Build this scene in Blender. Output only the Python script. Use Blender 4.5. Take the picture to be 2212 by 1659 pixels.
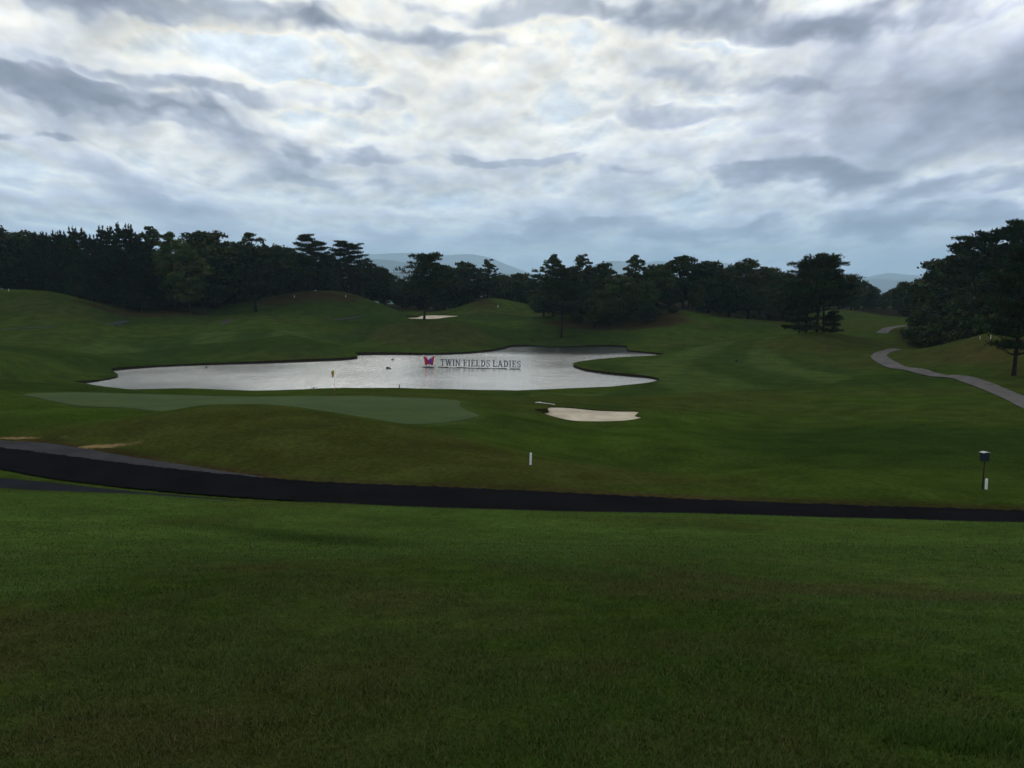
import bpy, bmesh, math, random
import numpy as np
from mathutils import Vector, Matrix
from mathutils.geometry import delaunay_2d_cdt

for _o in list(bpy.data.objects):
    bpy.data.objects.remove(_o)
SC = bpy.context.scene
COL = SC.collection
R = math.radians

# ------------------------------------------------------------------ camera
# survey frame: 2212 x 1659 units wide, 60 degrees horizontal, horizon at row 620
PW, PH, HFOV, HOR = 2212.0, 1659.0, R(60), 620.0
FOC = PW / 2 / math.tan(HFOV / 2)
PITCH = math.atan((PH / 2 - HOR) / FOC)
CP, SP = math.cos(PITCH), math.sin(PITCH)
cam_d = bpy.data.cameras.new('camera')
cam = bpy.data.objects.new('camera', cam_d)
COL.objects.link(cam)
cam_d.sensor_width = 36
cam_d.angle = HFOV
cam_d.clip_start = 0.05
cam_d.clip_end = 90000
cam.location = (0, 0, 0)
cam.rotation_euler = (math.pi / 2 - PITCH, 0, 0)
SC.camera = cam

# ------------------------------------------------------------------ render look
SC.view_settings.view_transform = 'Standard'
SC.view_settings.look = 'None'
SC.view_settings.exposure = 0.0
SC.view_settings.gamma = 1.0
SC.cycles.use_denoising = True
SC.cycles.max_bounces = 6
SC.cycles.diffuse_bounces = 3
SC.cycles.glossy_bounces = 3
SC.cycles.transparent_max_bounces = 8
SC.cycles.volume_bounces = 1
SC.cycles.sample_clamp_indirect = 6

# ------------------------------------------------------------------ sky
SUN_AZ, SUN_EL = R(-9), R(41)          # bearing east of the view axis, height
SUN_DIR = Vector((math.sin(SUN_AZ) * math.cos(SUN_EL), math.cos(SUN_AZ) * math.cos(SUN_EL), math.sin(SUN_EL)))


class NT:
    def __init__(s, tree):
        s.t = tree

    def n(s, typ, **kw):
        nd = s.t.nodes.new(typ)
        for k, v in kw.items():
            setattr(nd, k, v)
        return nd

    def put(s, sock, v):
        if hasattr(v, 'is_linked') or isinstance(v, bpy.types.NodeSocket):
            s.t.links.new(v, sock)
        else:
            sock.default_value = v

    def m(s, op, a, b=None, c=None, clamp=False):
        nd = s.n('ShaderNodeMath', operation=op, use_clamp=clamp)
        for i, v in enumerate((a, b, c)):
            if v is not None:
                s.put(nd.inputs[i], v)
        return nd.outputs[0]

    def vm(s, op, a, b=None):
        nd = s.n('ShaderNodeVectorMath', operation=op)
        s.put(nd.inputs[0], a)
        if b is not None:
            s.put(nd.inputs[1], b)
        return nd.outputs['Value'] if op in ('DOT_PRODUCT', 'LENGTH') else nd.outputs[0]

    def mix(s, f, a, b, blend='MIX'):
        nd = s.n('ShaderNodeMix', data_type='RGBA', blend_type=blend, clamp_factor=True)
        s.put(nd.inputs[0], f)
        s.put(nd.inputs[6], a)
        s.put(nd.inputs[7], b)
        return nd.outputs[2]

    def noise(s, vec, scale, detail=4, rough=.55, dist=0.0, lac=2.0, dim='3D'):
        nd = s.n('ShaderNodeTexNoise')
        nd.noise_dimensions = dim
        s.put(nd.inputs['Vector'], vec)
        nd.inputs['Scale'].default_value = scale
        nd.inputs['Detail'].default_value = detail
        nd.inputs['Roughness'].default_value = rough
        nd.inputs['Lacunarity'].default_value = lac
        nd.inputs['Distortion'].default_value = dist
        return nd

    def ramp(s, f, stops, interp='LINEAR'):
        nd = s.n('ShaderNodeValToRGB')
        s.put(nd.inputs[0], f)
        cr = nd.color_ramp
        cr.interpolation = interp
        while len(cr.elements) < len(stops):
            cr.elements.new(.5)
        for e, (p, c) in zip(cr.elements, stops):
            e.position = p
            e.color = (*c, 1) if len(c) == 3 else c
        return nd.outputs[0]

    def mapr(s, v, a, b, c=0., d=1., smooth=True):
        nd = s.n('ShaderNodeMapRange', interpolation_type='SMOOTHSTEP' if smooth else 'LINEAR')
        s.put(nd.inputs[0], v)
        for i, q in enumerate((a, b, c, d)):
            nd.inputs[i + 1].default_value = q
        return nd.outputs[0]


def px_angles(x, y):
    cx, cy = (x - PW / 2) / FOC, (PH / 2 - y) / FOC
    dx, dy, dz = cx, CP + cy * SP, cy * CP - SP
    return math.atan2(dx, dy), math.atan2(dz, math.hypot(dx, dy))


def build_sky():
    w = bpy.data.worlds.new('World')
    SC.world = w
    w.use_nodes = True
    t = w.node_tree
    t.nodes.clear()
    N = NT(t)
    out = N.n('ShaderNodeOutputWorld')
    bg = N.n('ShaderNodeBackground')
    bg.inputs['Strength'].default_value = 0.1
    t.links.new(bg.outputs[0], out.inputs[0])
    sky = N.n('ShaderNodeTexSky')
    sky.sky_type = 'NISHITA'
    sky.sun_disc = False
    sky.sun_elevation = SUN_EL
    sky.sun_rotation = SUN_AZ
    sky.air_density = 1.0
    sky.dust_density = 1.5
    tc = N.n('ShaderNodeTexCoord')
    D = N.vm('NORMALIZE', tc.outputs['Generated'])
    sep = N.n('ShaderNodeSeparateXYZ')
    t.links.new(D, sep.inputs[0])
    dx, dy, dz = sep.outputs
    up = N.m('MAXIMUM', dz, 0.0)
    az = N.m('ARCTAN2', dx, dy)
    el = N.m('ARCSINE', dz)
    rise = N.m('ADD', N.m('MAXIMUM', el, 0.0), 0.10)
    comb = N.n('ShaderNodeCombineXYZ')
    N.put(comb.inputs[0], N.m('MULTIPLY', N.m('DIVIDE', az, N.m('POWER', rise, .35)), 2.6))
    N.put(comb.inputs[1], N.m('MULTIPLY', N.m('LOGARITHM', rise, math.e), 2.0))
    Pm = comb.outputs[0]                  # cloud deck coordinates: banks shrink towards the horizon
    warp = N.noise(Pm, 1.6, 4, .5, dim='2D')
    wv = N.vm('SUBTRACT', warp.outputs['Color'], (.5, .5, .5))
    Pw = N.vm('ADD', Pm, N.vm('MULTIPLY', wv, (.14, .10, .0)))
    mid = N.noise(Pw, 1.45, 7, .56, dim='2D').outputs[0]
    # heaped tops: folded noise gives rounded heads with creases between
    fa = N.noise(N.vm('ADD', Pw, (7.3, 2.1, 0)), 3.0, 0, .5, dim='2D').outputs[0]
    fb = N.noise(N.vm('ADD', Pw, (1.3, 8.1, 0)), 6.6, 2, .55, dim='2D').outputs[0]
    bil = N.m('ADD', N.m('ABSOLUTE', N.m('MULTIPLY_ADD', fa, 2.0, -1.0)), N.m('MULTIPLY', N.m('ABSOLUTE', N.m('MULTIPLY_ADD', fb, 2.0, -1.0)), .55))
    # the same deck a little nearer the sun: its difference is the lit side of each billow
    off = N.vm('ADD', Pw, (SUN_DIR.x * .06, .06, 0))
    mid2 = N.noise(off, 1.45, 4, .56, dim='2D').outputs[0]
    fa2 = N.noise(N.vm('ADD', off, (7.3, 2.1, 0)), 3.0, 0, .5, dim='2D').outputs[0]
    bil2 = N.m('ABSOLUTE', N.m('MULTIPLY_ADD', fa2, 2.0, -1.0))
    # bearing / height of the big banks and breaks in the deck
    ws = N.n('ShaderNodeSeparateXYZ')
    t.links.new(wv, ws.inputs[0])
    azw = N.m('MULTIPLY_ADD', ws.outputs[0], .30, az)
    elw = N.m('MULTIPLY_ADD', ws.outputs[1], .075, el)
    total = None
    banks = BANKS
    edge = 1.15
    for (x, y, rx, ry, tilt, wgt) in banks:
        a0, e0 = px_angles(x, y)
        a1, _ = px_angles(x + rx, y)
        _, e1 = px_angles(x, y - ry)
        da = N.m('SUBTRACT', azw, a0)
        de = N.m('SUBTRACT', N.m('MULTIPLY_ADD', da, tilt, elw), e0)
        u = N.m('MULTIPLY', da, 1 / max(abs(a1 - a0), 1e-3))
        v = N.m('MULTIPLY', de, 1 / max(abs(e1 - e0), 1e-3))
        q = N.m('MULTIPLY_ADD', u, u, N.m('MULTIPLY', v, v))
        if wgt > 0 and ry < 70:      # a cloud with an edge: heaped outline, even body
            g = N.mapr(N.m('MULTIPLY_ADD', bil, edge, q), 1.75, .35, 0, wgt * 1.05)
        else:
            g = N.m('MULTIPLY', N.m('EXPONENT', N.m('MULTIPLY', q, -1.0)), wgt)
        total = g if total is None else N.m('ADD', total, g)
    # thickness of cloud: 0 open air, 1 heavy
    th = N.m('MULTIPLY_ADD', mid, 1.1, N.m('MULTIPLY_ADD', bil, -.22, -.03))
    th = N.m('ADD', th, N.m('MULTIPLY', total, 1.0))
    relief = N.m('ADD', N.m('SUBTRACT', mid, mid2), N.m('MULTIPLY', N.m('SUBTRACT', bil2, N.m('ABSOLUTE', N.m('MULTIPLY_ADD', fa, 2.0, -1.0))), .12))
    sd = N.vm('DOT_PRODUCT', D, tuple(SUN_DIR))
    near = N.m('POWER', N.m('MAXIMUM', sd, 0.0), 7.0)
    # colours of cloud by thickness (display-linear; x10 because Background strength is 0.1)
    away = N.ramp(th, [(0.0, (.44, .54, .66)), (.24, (.56, .62, .68)), (.38, (.72, .73, .72)), (.50, (.55, .57, .63)), (.64, (.38, .40, .48)), (.80, (.26, .28, .35)), (1.0, (.18, .195, .25))])
    toward = N.ramp(th, [(0.0, (.56, .66, .76)), (.24, (.68, .73, .76)), (.38, (.82, .78, .67)), (.50, (.66, .66, .63)), (.64, (.42, .44, .48)), (.80, (.26, .28, .33)), (1.0, (.17, .185, .23))])
    c = N.mix(N.mapr(near, .12, .48), away, toward)
    lit = N.m('MULTIPLY_ADD', relief, 2.4, 1.0)
    lit = N.m('MINIMUM', N.m('MAXIMUM', lit, .72), 1.25)
    c = N.vm('SCALE', c)
    c.node.inputs['Scale'].default_value = 1
    t.links.new(lit, c.node.inputs['Scale'])
    # aureole of the veiled sun, strengthened to brighten the pond's reflection
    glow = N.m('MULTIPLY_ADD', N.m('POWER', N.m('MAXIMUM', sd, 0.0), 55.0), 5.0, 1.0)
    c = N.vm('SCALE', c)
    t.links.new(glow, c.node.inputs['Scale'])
    # low down the deck thins into blue distance
    lowf = N.mapr(el, R(-1.0), R(9.0), 1, 0)
    lowc = N.vm('MULTIPLY', c, (.62, .80, 1.0))
    c = N.mix(N.m('MULTIPLY', lowf, .8), c, lowc)
    c10 = N.vm('MULTIPLY', c, (13.3, 13.4, 13.6))
    cover = N.mapr(th, -.25, .16, .72, 1.0)
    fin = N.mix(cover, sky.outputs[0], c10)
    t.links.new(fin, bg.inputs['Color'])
    w.cycles.sampling_method = 'MANUAL'
    w.cycles.sample_map_resolution = 512


#        x     y    rx   ry  tilt  weight     (survey units; + heavy cloud, - thin)
BANKS = [
    (330, 5, 430, 55, .02, .30), (830, 62, 330, 30, .03, .26), (1690, 45, 330, 55, .05, .28),
    (2050, 20, 330, 40, .0, .20), (1530, 172, 230, 28, .06, .24), (1400, 245, 240, 28, .03, .22),
    (40, 165, 420, 36, .12, .34), (560, 215, 330, 22, .12, .22), (330, 250, 330, 24, .10, .18),
    (60, 292, 130, 14, .02, .22), (610, 342, 70, 16, .0, .16), (1060, 350, 420, 16, .05, .18),
    (1850, 385, 480, 32, .02, .26), (2080, 235, 260, 80, .05, .22), (2000, 475, 420, 36, .0, .22),
    (1180, 8, 300, 34, .0, .24), (1980, 300, 560, 220, .0, .17), (100, 260, 380, 150, .0, .07), (1400, 500, 320, 26, .0, .18), (700, 400, 240, 18, .1, .10), (900, 490, 300, 22, .0, .10),
    (560, 112, 460, 36, .06, -.10), (1000, 180, 330, 80, .0, -.06), (1260, 70, 130, 50, .0, -.14),
    (1480, 105, 260, 20, .10, -.16), (860, 280, 330, 22, .08, -.06), (1060, 240, 170, 40, .0, -.06),
    (150, 385, 160, 22, .1, -.14), (450, 425, 90, 16, .15, -.14), (1650, 310, 260, 18, .2, -.12), (1750, 435, 330, 20, .15, -.16), (1600, 528, 260, 12, .0, -.14),
]
build_sky()

sun_d = bpy.data.lights.new('sun', 'SUN')
sun_d.energy = 0.55
sun_d.angle = R(10)
sun_d.color = (1.0, .95, .86)
sun = bpy.data.objects.new('sun', sun_d)
COL.objects.link(sun)
sun.rotation_euler = (-SUN_DIR).to_track_quat('-Z', 'Y').to_euler()

# ------------------------------------------------------------------ survey helpers
def ray(x, y):
    cx, cy = (np.asarray(x, float) - PW / 2) / FOC, (PH / 2 - np.asarray(y, float)) / FOC
    dy = CP + cy * SP
    return cx / dy, (cy * CP - SP) / dy          # X per metre forward, Z per metre forward


def at(x, y, Y):
    a, b = ray(x, y)
    return Vector((float(a) * Y, Y, float(b) * Y))


def on_level(x, y, z):
    a, b = ray(x, y)
    Y = z / b
    return np.stack([a * Y, Y], -1)


def vnoise(x, y, s, seed=0):
    x, y = np.asarray(x) / s, np.asarray(y) / s
    xi, yi = np.floor(x).astype(np.int64), np.floor(y).astype(np.int64)
    fx, fy = x - xi, y - yi
    fx, fy = fx * fx * (3 - 2 * fx), fy * fy * (3 - 2 * fy)

    def h(i, j):
        v = (i * 374761393 + j * 668265263 + seed * 982451653) & 0x7fffffff
        v = ((v ^ (v >> 13)) * 1274126177) & 0x7fffffff
        return ((v ^ (v >> 16)) & 0xffff) / 65535.0
    return (h(xi, yi) * (1 - fx) + h(xi + 1, yi) * fx) * (1 - fy) + (h(xi, yi + 1) * (1 - fx) + h(xi + 1, yi + 1) * fx) * fy


def fbm(x, y, s, o=4, seed=0):
    t = 0
    a = .5
    for k in range(o):
        t = t + a * vnoise(x, y, s / 2 ** k, seed + k * 17)
        a *= .5
    return t / (1 - .5 ** o)


def sstep(v, a, b):
    t = np.clip((v - a) / (b - a), 0, 1)
    return t * t * (3 - 2 * t)


def sd_poly(px, py, poly):
    """signed distance to a closed polygon, negative inside"""
    px, py = np.asarray(px, float), np.asarray(py, float)
    d = np.full(px.shape, 1e18)
    ins = np.zeros(px.shape, bool)
    n = len(poly)
    for i in range(n):
        ax, ay = poly[i]
        bx, by = poly[(i + 1) % n]
        ex, ey = bx - ax, by - ay
        t = np.clip(((px - ax) * ex + (py - ay) * ey) / (ex * ex + ey * ey + 1e-12), 0, 1)
        d = np.minimum(d, (px - ax - ex * t) ** 2 + (py - ay - ey * t) ** 2)
        if ay != by:
            c = ((ay > py) != (by > py)) & (px < ex * (py - ay) / ey + ax)
            ins ^= c
    d = np.sqrt(d)
    return np.where(ins, -d, d)


def sd_near(px, py, poly, pad):
    """sd_poly evaluated only near the polygon; far points get +pad"""
    poly = np.asarray(poly)
    x0, y0 = poly.min(0) - pad
    x1, y1 = poly.max(0) + pad
    px, py = np.asarray(px, float), np.asarray(py, float)
    o = np.full(px.shape, float(pad))
    m = (px > x0) & (px < x1) & (py > y0) & (py < y1)
    if m.any():
        o[m] = np.minimum(sd_poly(px[m], py[m], poly), pad)
    return o


def smooth_loop(pts, it=2, closed=True):
    p = np.asarray(pts, float)
    for _ in range(it):
        q = np.roll(p, -1, 0) if closed else p[1:]
        b = p if closed else p[:-1]
        n = np.empty((2 * len(b), p.shape[1]))
        n[0::2] = .75 * b + .25 * q
        n[1::2] = .25 * b + .75 * q
        if not closed:
            n = np.vstack([p[:1], n, p[-1:]])
        p = n
    return p


# ------------------------------------------------------------------ levels
WATER = -14.0
POND = smooth_loop(on_level(*np.array([
    (96, 836.5), (130, 833), (165, 829.5), (205, 825), (262, 815), (244, 808), (236, 801), (306, 795), (400, 790), (500, 787), (600, 784), (700, 780),
    (755, 777.5), (778, 774), (762, 768), (790, 766.5), (850, 766), (915, 767), (1002, 765), (1063, 759), (1096, 752),
    (1098, 749), (1155, 748), (1207, 750), (1283, 748), (1362, 750), (1348, 758), (1391, 763), (1442, 768), (1421, 772),
    (1360, 774.6), (1299, 779), (1246, 786), (1234, 791), (1256, 800), (1299, 807), (1360, 813), (1406, 817), (1430, 823.5),
    (1406, 831), (1360, 836.7), (1268, 841), (1146, 846), (1000, 852), (850, 855), (700, 857), (470, 858), (300, 853), (190, 845), (140, 841)]).T, WATER), 3)

SAND1_PX = [(1147.7, 899), (1188, 907.6), (1225, 911.2), (1298.5, 913.2), (1359.7, 910.7), (1391.6, 902.7), (1371, 901), (1374.4, 896.5),
            (1384, 889.7), (1335, 889.9), (1274, 886), (1225, 880.6), (1168.6, 879.9), (1186, 886), (1186, 891.5), (1166, 894.5)]
SAND2_PX = [(876, 686.5), (903.7, 686), (906.8, 682.5), (940.5, 681), (995.6, 682.5), (992.6, 684), (962, 686.5), (946.6, 690), (910, 690), (879, 689)]


def plane_hit(pts, p0, p1):
    """where sight lines meet the plane that is level across and passes p0=(y,Y) and p1=(y,Y)"""
    (y0, Y0), (y1, Y1) = p0, p1
    z0, z1 = float(ray(1106, y0)[1]) * Y0, float(ray(1106, y1)[1]) * Y1
    k = (z1 - z0) / (Y1 - Y0)
    o = []
    for x, y in pts:
        a, b = ray(x, y)
        Y = (z0 - k * Y0) / (b - k)
        o.append((a * Y, Y))
    return np.array(o), (lambda X, Yv: z0 + k * (Yv - Y0))


SAND1, SAND1_Z = plane_hit(SAND1_PX, (912, 72.5), (881, 79.5))
SAND2, SAND2_Z = plane_hit(SAND2_PX, (690, 240.0), (681, 252.0))
SAND1 = smooth_loop(SAND1, 2)
SAND2 = smooth_loop(SAND2, 2)


def road_z(x):
    return np.interp(x, [-60, -10, 20, 60], [-7.85, -7.9, -8.15, -8.3])


def on_road(pts):
    o = []
    for x, y in pts:
        z = -8.0
        for _ in range(4):
            a, b = ray(x, y)
            Y = z / b
            z = float(road_z(a * Y))
        o.append((float(a * Y), float(Y)))
    return np.array(o)


ROAD_UP = on_road([(-500, 905), (-200, 942), (0, 966), (160, 986), (337, 1009), (450, 1020), (564, 1031), (678, 1040), (900, 1049), (1100, 1058), (1500, 1078), (1900, 1093), (2212, 1102), (2500, 1109), (2800, 1115)])
ROAD_LO = on_road([(-500, 965), (-200, 990), (0, 1012), (60, 1024), (130, 1036), (291, 1055), (450, 1069), (678, 1085), (900, 1098), (1100, 1109), (1500, 1123), (1900, 1133), (2212, 1140), (2500, 1145), (2800, 1150)])
ROAD = np.vstack([ROAD_UP, ROAD_LO[::-1]])
OLD_UP = on_road([(-500, 880), (-200, 925), (0, 951), (92, 954.5), (171, 966), (276, 985), (368, 998), (460, 1013), (564, 1028)])
OLD = np.vstack([OLD_UP, on_road([(590, 1034), (564, 1032), (450, 1022), (337, 1011), (160, 988), (0, 968), (-200, 944), (-500, 907)])])
SPUR = on_road([(-500, 985), (-200, 1008), (0, 1031), (60, 1036), (130, 1043), (200, 1051), (291, 1060), (420, 1071), (560, 1082), (560, 1092), (291, 1075), (130, 1064), (0, 1058), (-200, 1040), (-500, 1015)])

# ------------------------------------------------------------------ terrain
CTRL = []


def C(*p):
    for x, y, Y in p:
        a, b = ray(x, y)
        CTRL.append((float(a) * Y, Y, float(b) * Y))


def CZ(*p):
    for X, Y, z in p:
        CTRL.append((X, Y, z))


# the knoll the photographer stands on and the lawn below it
for x in (-500, 0, 553, 1106, 1660, 2212, 2712):
    e = abs(x - 1000) / 1100.0
    C((x, 1659, 2.9), (x, 1450, 4.0), (x, 1300, 5.7 - .2 * e))
C((-500, 1215, 8.5), (0, 1215, 8.2), (400, 1216, 7.8), (800, 1214, 7.6), (1200, 1226, 7.5), (1600, 1262, 6.9), (2000, 1290, 6.6), (2400, 1290, 6.6))
C((-500, 1150, 12.5), (0, 1160, 11.5), (500, 1175, 11.2), (1106, 1182, 11.2), (1700, 1190, 10.5), (2300, 1200, 10.2))
C((-500, 1085, 19), (0, 1100, 18.5), (500, 1118, 18), (1106, 1134, 17.5), (1700, 1150, 16.5), (2300, 1165, 16))
C((-500, 1030, 32.0), (0, 1055, 30.5), (300, 1066, 28.5), (700, 1087, 24.5), (1106, 1102, 23.5), (1500, 1111, 23), (1900, 1123, 22.5), (2212, 1131, 22), (2600, 1138, 22))
for p in ROAD_LO[1:-1]:
    CZ((p[0], p[1], float(road_z(p[0])) - .02), (p[0] * .945, p[1] * .945, float(road_z(p[0])) + .28))
for p in ROAD_UP[1:-1]:
    CZ((p[0], p[1], float(road_z(p[0])) - .02))
# rough mound beyond the road
for x, y, Y in [(-500, 905, 62), (-250, 900, 58), (0, 905, 52), (150, 906, 51), (300, 897, 54), (450, 876, 53), (600, 876, 53), (750, 895, 52), (900, 920, 50.5), (1000, 945, 48.5), (1150, 985, 45), (1300, 1008, 43), (1450, 1020, 42), (1650, 1012, 42), (1800, 1015, 42), (1950, 1029, 41.5), (2100, 1047, 40.5), (2212, 1056, 40), (2600, 1072, 38)]:
    C((x, y, Y))
# ground hidden behind that mound
C((450, 893, 59), (600, 896, 59), (750, 912, 58), (900, 932, 56))
CZ((4, 53, -10.2), (8, 51, -10.6), (14, 50, -10.7), (21, 50, -10.3))
C((2000, 1024, 47), (2212, 1040, 46), (2600, 1050, 46))
# green and its surrounds
C((0, 862, 62), (-300, 860, 68), (-300, 840, 80), (100, 864, 64), (180, 880, 60), (230, 884, 59), (300, 882, 63), (450, 876, 66), (600, 876, 67),
  (30, 849.5, 70), (184, 847.4, 75), (367, 852.6, 77), (521, 857, 77.5), (678, 855.6, 78.5), (726, 855.6, 78.5), (848, 858, 78), (990, 865, 77),
  (750, 880, 68), (900, 880, 69), (900, 915, 62), (1036, 897, 67), (1000, 925, 58))
# lip between green and pond
C((60, 846, 104), (100, 846, 104), (140, 845, 100), (180, 847, 104), (230, 848, 106), (40, 840, 118))
C((184, 842, 84), (395, 838, 88), (500, 842, 89), (540, 844, 88), (620, 842, 90), (726, 839.5, 92), (860, 839, 94), (1000, 841, 95), (1100, 843, 97))
CZ((-36, 103, -13.0), (-20, 104, -13.2), (0, 106, -13.4), (6, 108, -13.5))
# valley floor with the near bunker
C((1100, 905, 66), (1150, 925, 64), (1150, 940, 60), (1300, 930, 66), (1300, 960, 58), (1450, 930, 68), (1450, 965, 57), (1130, 880, 76), (1100, 865, 83), (1150, 868, 85),
  (1162, 871, 82), (1250, 872, 84), (1340, 878, 82), (1400, 882, 80), (1410, 900, 75), (1150, 892, 73.5), (1300, 856, 98), (1200, 852, 106), (1380, 846, 112), (1400, 860, 97), (1300, 915, 71.2), (1225, 914, 71.2), (1380, 907, 73))
C((1600, 980, 57), (1600, 930, 74), (1600, 890, 88), (1600, 850, 107), (1600, 820, 128), (1600, 790, 152), (1550, 765, 174), (1500, 740, 202))
C((1800, 985, 55), (1800, 930, 72), (1800, 880, 90), (1800, 840, 112), (1800, 800, 140), (1750, 765, 164))
C((2000, 960, 60), (2000, 900, 78), (2000, 850, 98), (2000, 822, 116), (2212, 985, 56), (2212, 930, 68), (2212, 885, 82), (2500, 985, 56), (2500, 900, 76), (2500, 850, 95))
# promontories on the right shore
C((1290, 793, 145), (1350, 798, 142), (1400, 805, 137), (1450, 818, 131), (1460, 800, 143), (1450, 780, 158), (1400, 757, 186), (1470, 755, 186), (1460, 768, 172))
# cart path slope and bank on the right
C((2212, 868, 87), (2138, 835, 106), (2040, 812, 124), (1930, 791, 141), (1898, 769, 160), (1940, 754, 178), (2000, 800, 127), (2100, 800, 122), (2212, 826, 106),
  (2141, 724, 141), (2085, 731.5, 148), (1985, 754, 163), (2212, 716, 136), (2500, 690, 130), (2140, 770, 129), (2212, 790, 117), (2060, 775, 136), (2500, 800, 108),
  (2000, 757, 182), (2085, 742, 172), (2200, 722, 165), (2500, 690, 165))
# mound under the three pines
C((1765, 718, 190), (1650, 738, 184), (1900, 737, 184), (1700, 724, 188), (1830, 724, 188), (1750, 742, 176), (1600, 735, 196), (1765, 727, 206), (1660, 727, 206), (1880, 727, 206))
# far fairway to the right
C((1850, 700, 258), (1750, 700, 255), (1650, 700, 240), (1930, 712, 236), (1955, 703, 250), (1830, 671, 332), (1900, 678, 330), (1750, 672, 330), (1945, 690, 300), (1960, 684, 318), (1860, 684, 300), (2050, 680, 300), (2050, 700, 235), (2200, 680, 240))
CZ((120, 420, -9), (160, 520, -6), (60, 420, -6))
# grove hill right of centre
C((1452, 667, 240), (1350, 672, 244), (1250, 676, 246), (1559, 716, 216), (1500, 695, 226), (1180, 695, 236), (1300, 706, 232), (1400, 704, 228), (1161, 700, 232), (1213, 728, 222), (1350, 730, 214), (1450, 718, 214),
  (1130, 722, 226), (1550, 690, 262), (1640, 690, 250), (1450, 660, 265), (1300, 660, 270), (1620, 668, 290))
# hillock by the far bunker, ground under the far wood
C((1075, 660, 268), (1034, 663, 266), (1048, 643, 282), (1139, 682, 262), (1120, 672, 268), (1000, 680, 262), (1000, 668, 285), (1120, 668, 295), (900, 668, 300), (860, 672, 268),
  (940, 679, 256), (880, 680, 256), (1000, 692, 243), (1060, 705, 232), (870, 693, 238), (940, 692.5, 238), (1090, 715, 226))
# mound with the pine
C((915, 690.5, 212), (850, 697, 212), (800, 706, 213), (1000, 700, 211), (1050, 716, 212), (915, 720, 199), (850, 728, 199), (980, 728, 198), (915, 745, 191), (760, 738, 205), (1080, 736, 208), (780, 755, 196), (915, 696, 225), (800, 708, 228))
# left fields
C((0, 820, 90), (0, 780, 120), (0, 745, 155), (0, 712, 188), (0, 690, 199), (0, 660, 211), (0, 624, 226), (-400, 820, 90), (-400, 770, 125), (-400, 715, 188), (-400, 640, 215), (-400, 600, 232),
  (107, 630, 224), (169, 655, 216), (239, 695, 205), (60, 680, 202), (90, 800, 118), (150, 815, 130), (120, 770, 142), (120, 720, 184), (250, 770, 166), (250, 740, 184), (250, 708, 206),
  (0, 632, 245), (150, 650, 245), (300, 662, 240), (250, 672, 226), (330, 690, 214), (420, 662, 242), (469, 680, 236), (390, 676, 226), (400, 700, 210), (380, 745, 180), (400, 770, 168),
  (551, 684, 214), (480, 699, 210), (659, 704, 210), (500, 715, 199), (500, 740, 180), (500, 765, 167), (600, 760, 168), (700, 757, 172), (740, 742, 182), (650, 728, 192), (548, 673, 232), (551, 692, 222),
  (640, 700, 222), (700, 695, 226), (780, 700, 222), (600, 655, 243), (576, 640, 254), (634, 631, 260), (726, 628, 260), (772, 640, 256), (818, 655, 252), (864, 676, 246), (700, 660, 244), (770, 680, 236), (640, 645, 280), (780, 650, 285), (400, 655, 275), (100, 640, 280))
# land beyond the woods
for X in (-400, -200, 0, 200, 400):
    CZ((X, 520, -10), (X * 2, 900, -22), (X * 4, 1800, -45))
CZ((-420, 300, 6), (-420, 200, 0), (420, 230, 2), (420, 150, 0), (-200, 60, -8), (220, 60, -8), (-120, 30, -6.5), (120, 30, -7), (-40, 6, -2.4), (40, 6, -2.6), (-10, 1, -1.62), (10, 1, -1.62), (0, 1, -1.6), (-1, .5, -1.6), (1, .5, -1.6))
CTRL = np.array(CTRL)


def lp(x, y):
    return np.arctan2(x, y), np.log(np.maximum(np.hypot(x, y), 1.0))


_cu, _cv = lp(CTRL[:, 0], CTRL[:, 1])


def _k(r2):
    return r2 * np.log(r2 + 1e-12)


def _fit():
    n = len(CTRL)
    r2 = (_cu[:, None] - _cu) ** 2 + (_cv[:, None] - _cv) ** 2
    A = np.zeros((n + 3, n + 3))
    A[:n, :n] = _k(r2) + np.eye(n) * 2e-4
    Pm = np.stack([np.ones(n), _cu, _cv], 1)
    A[:n, n:] = Pm
    A[n:, :n] = Pm.T
    return np.linalg.lstsq(A, np.concatenate([CTRL[:, 2], np.zeros(3)]), rcond=None)[0]


_w = _fit()
_w32 = _w.astype(np.float64)


def rbf(x, y):
    x, y = np.asarray(x, float), np.asarray(y, float)
    sh = x.shape
    u, v = lp(x.ravel(), y.ravel())
    o = np.empty(u.shape)
    n = len(CTRL)
    cu, cv = _cu, _cv
    for i in range(0, len(u), 16384):
        a, b = u[i:i + 16384], v[i:i + 16384]
        r2 = (a[:, None] - cu) ** 2 + (b[:, None] - cv) ** 2
        np.maximum(r2, 1e-10, out=r2)
        o[i:i + 16384] = (r2 * np.log(r2)) @ _w[:n] + _w[n] + _w[n + 1] * u[i:i + 16384] + _w[n + 2] * v[i:i + 16384]
    return o.reshape(sh)


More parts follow.
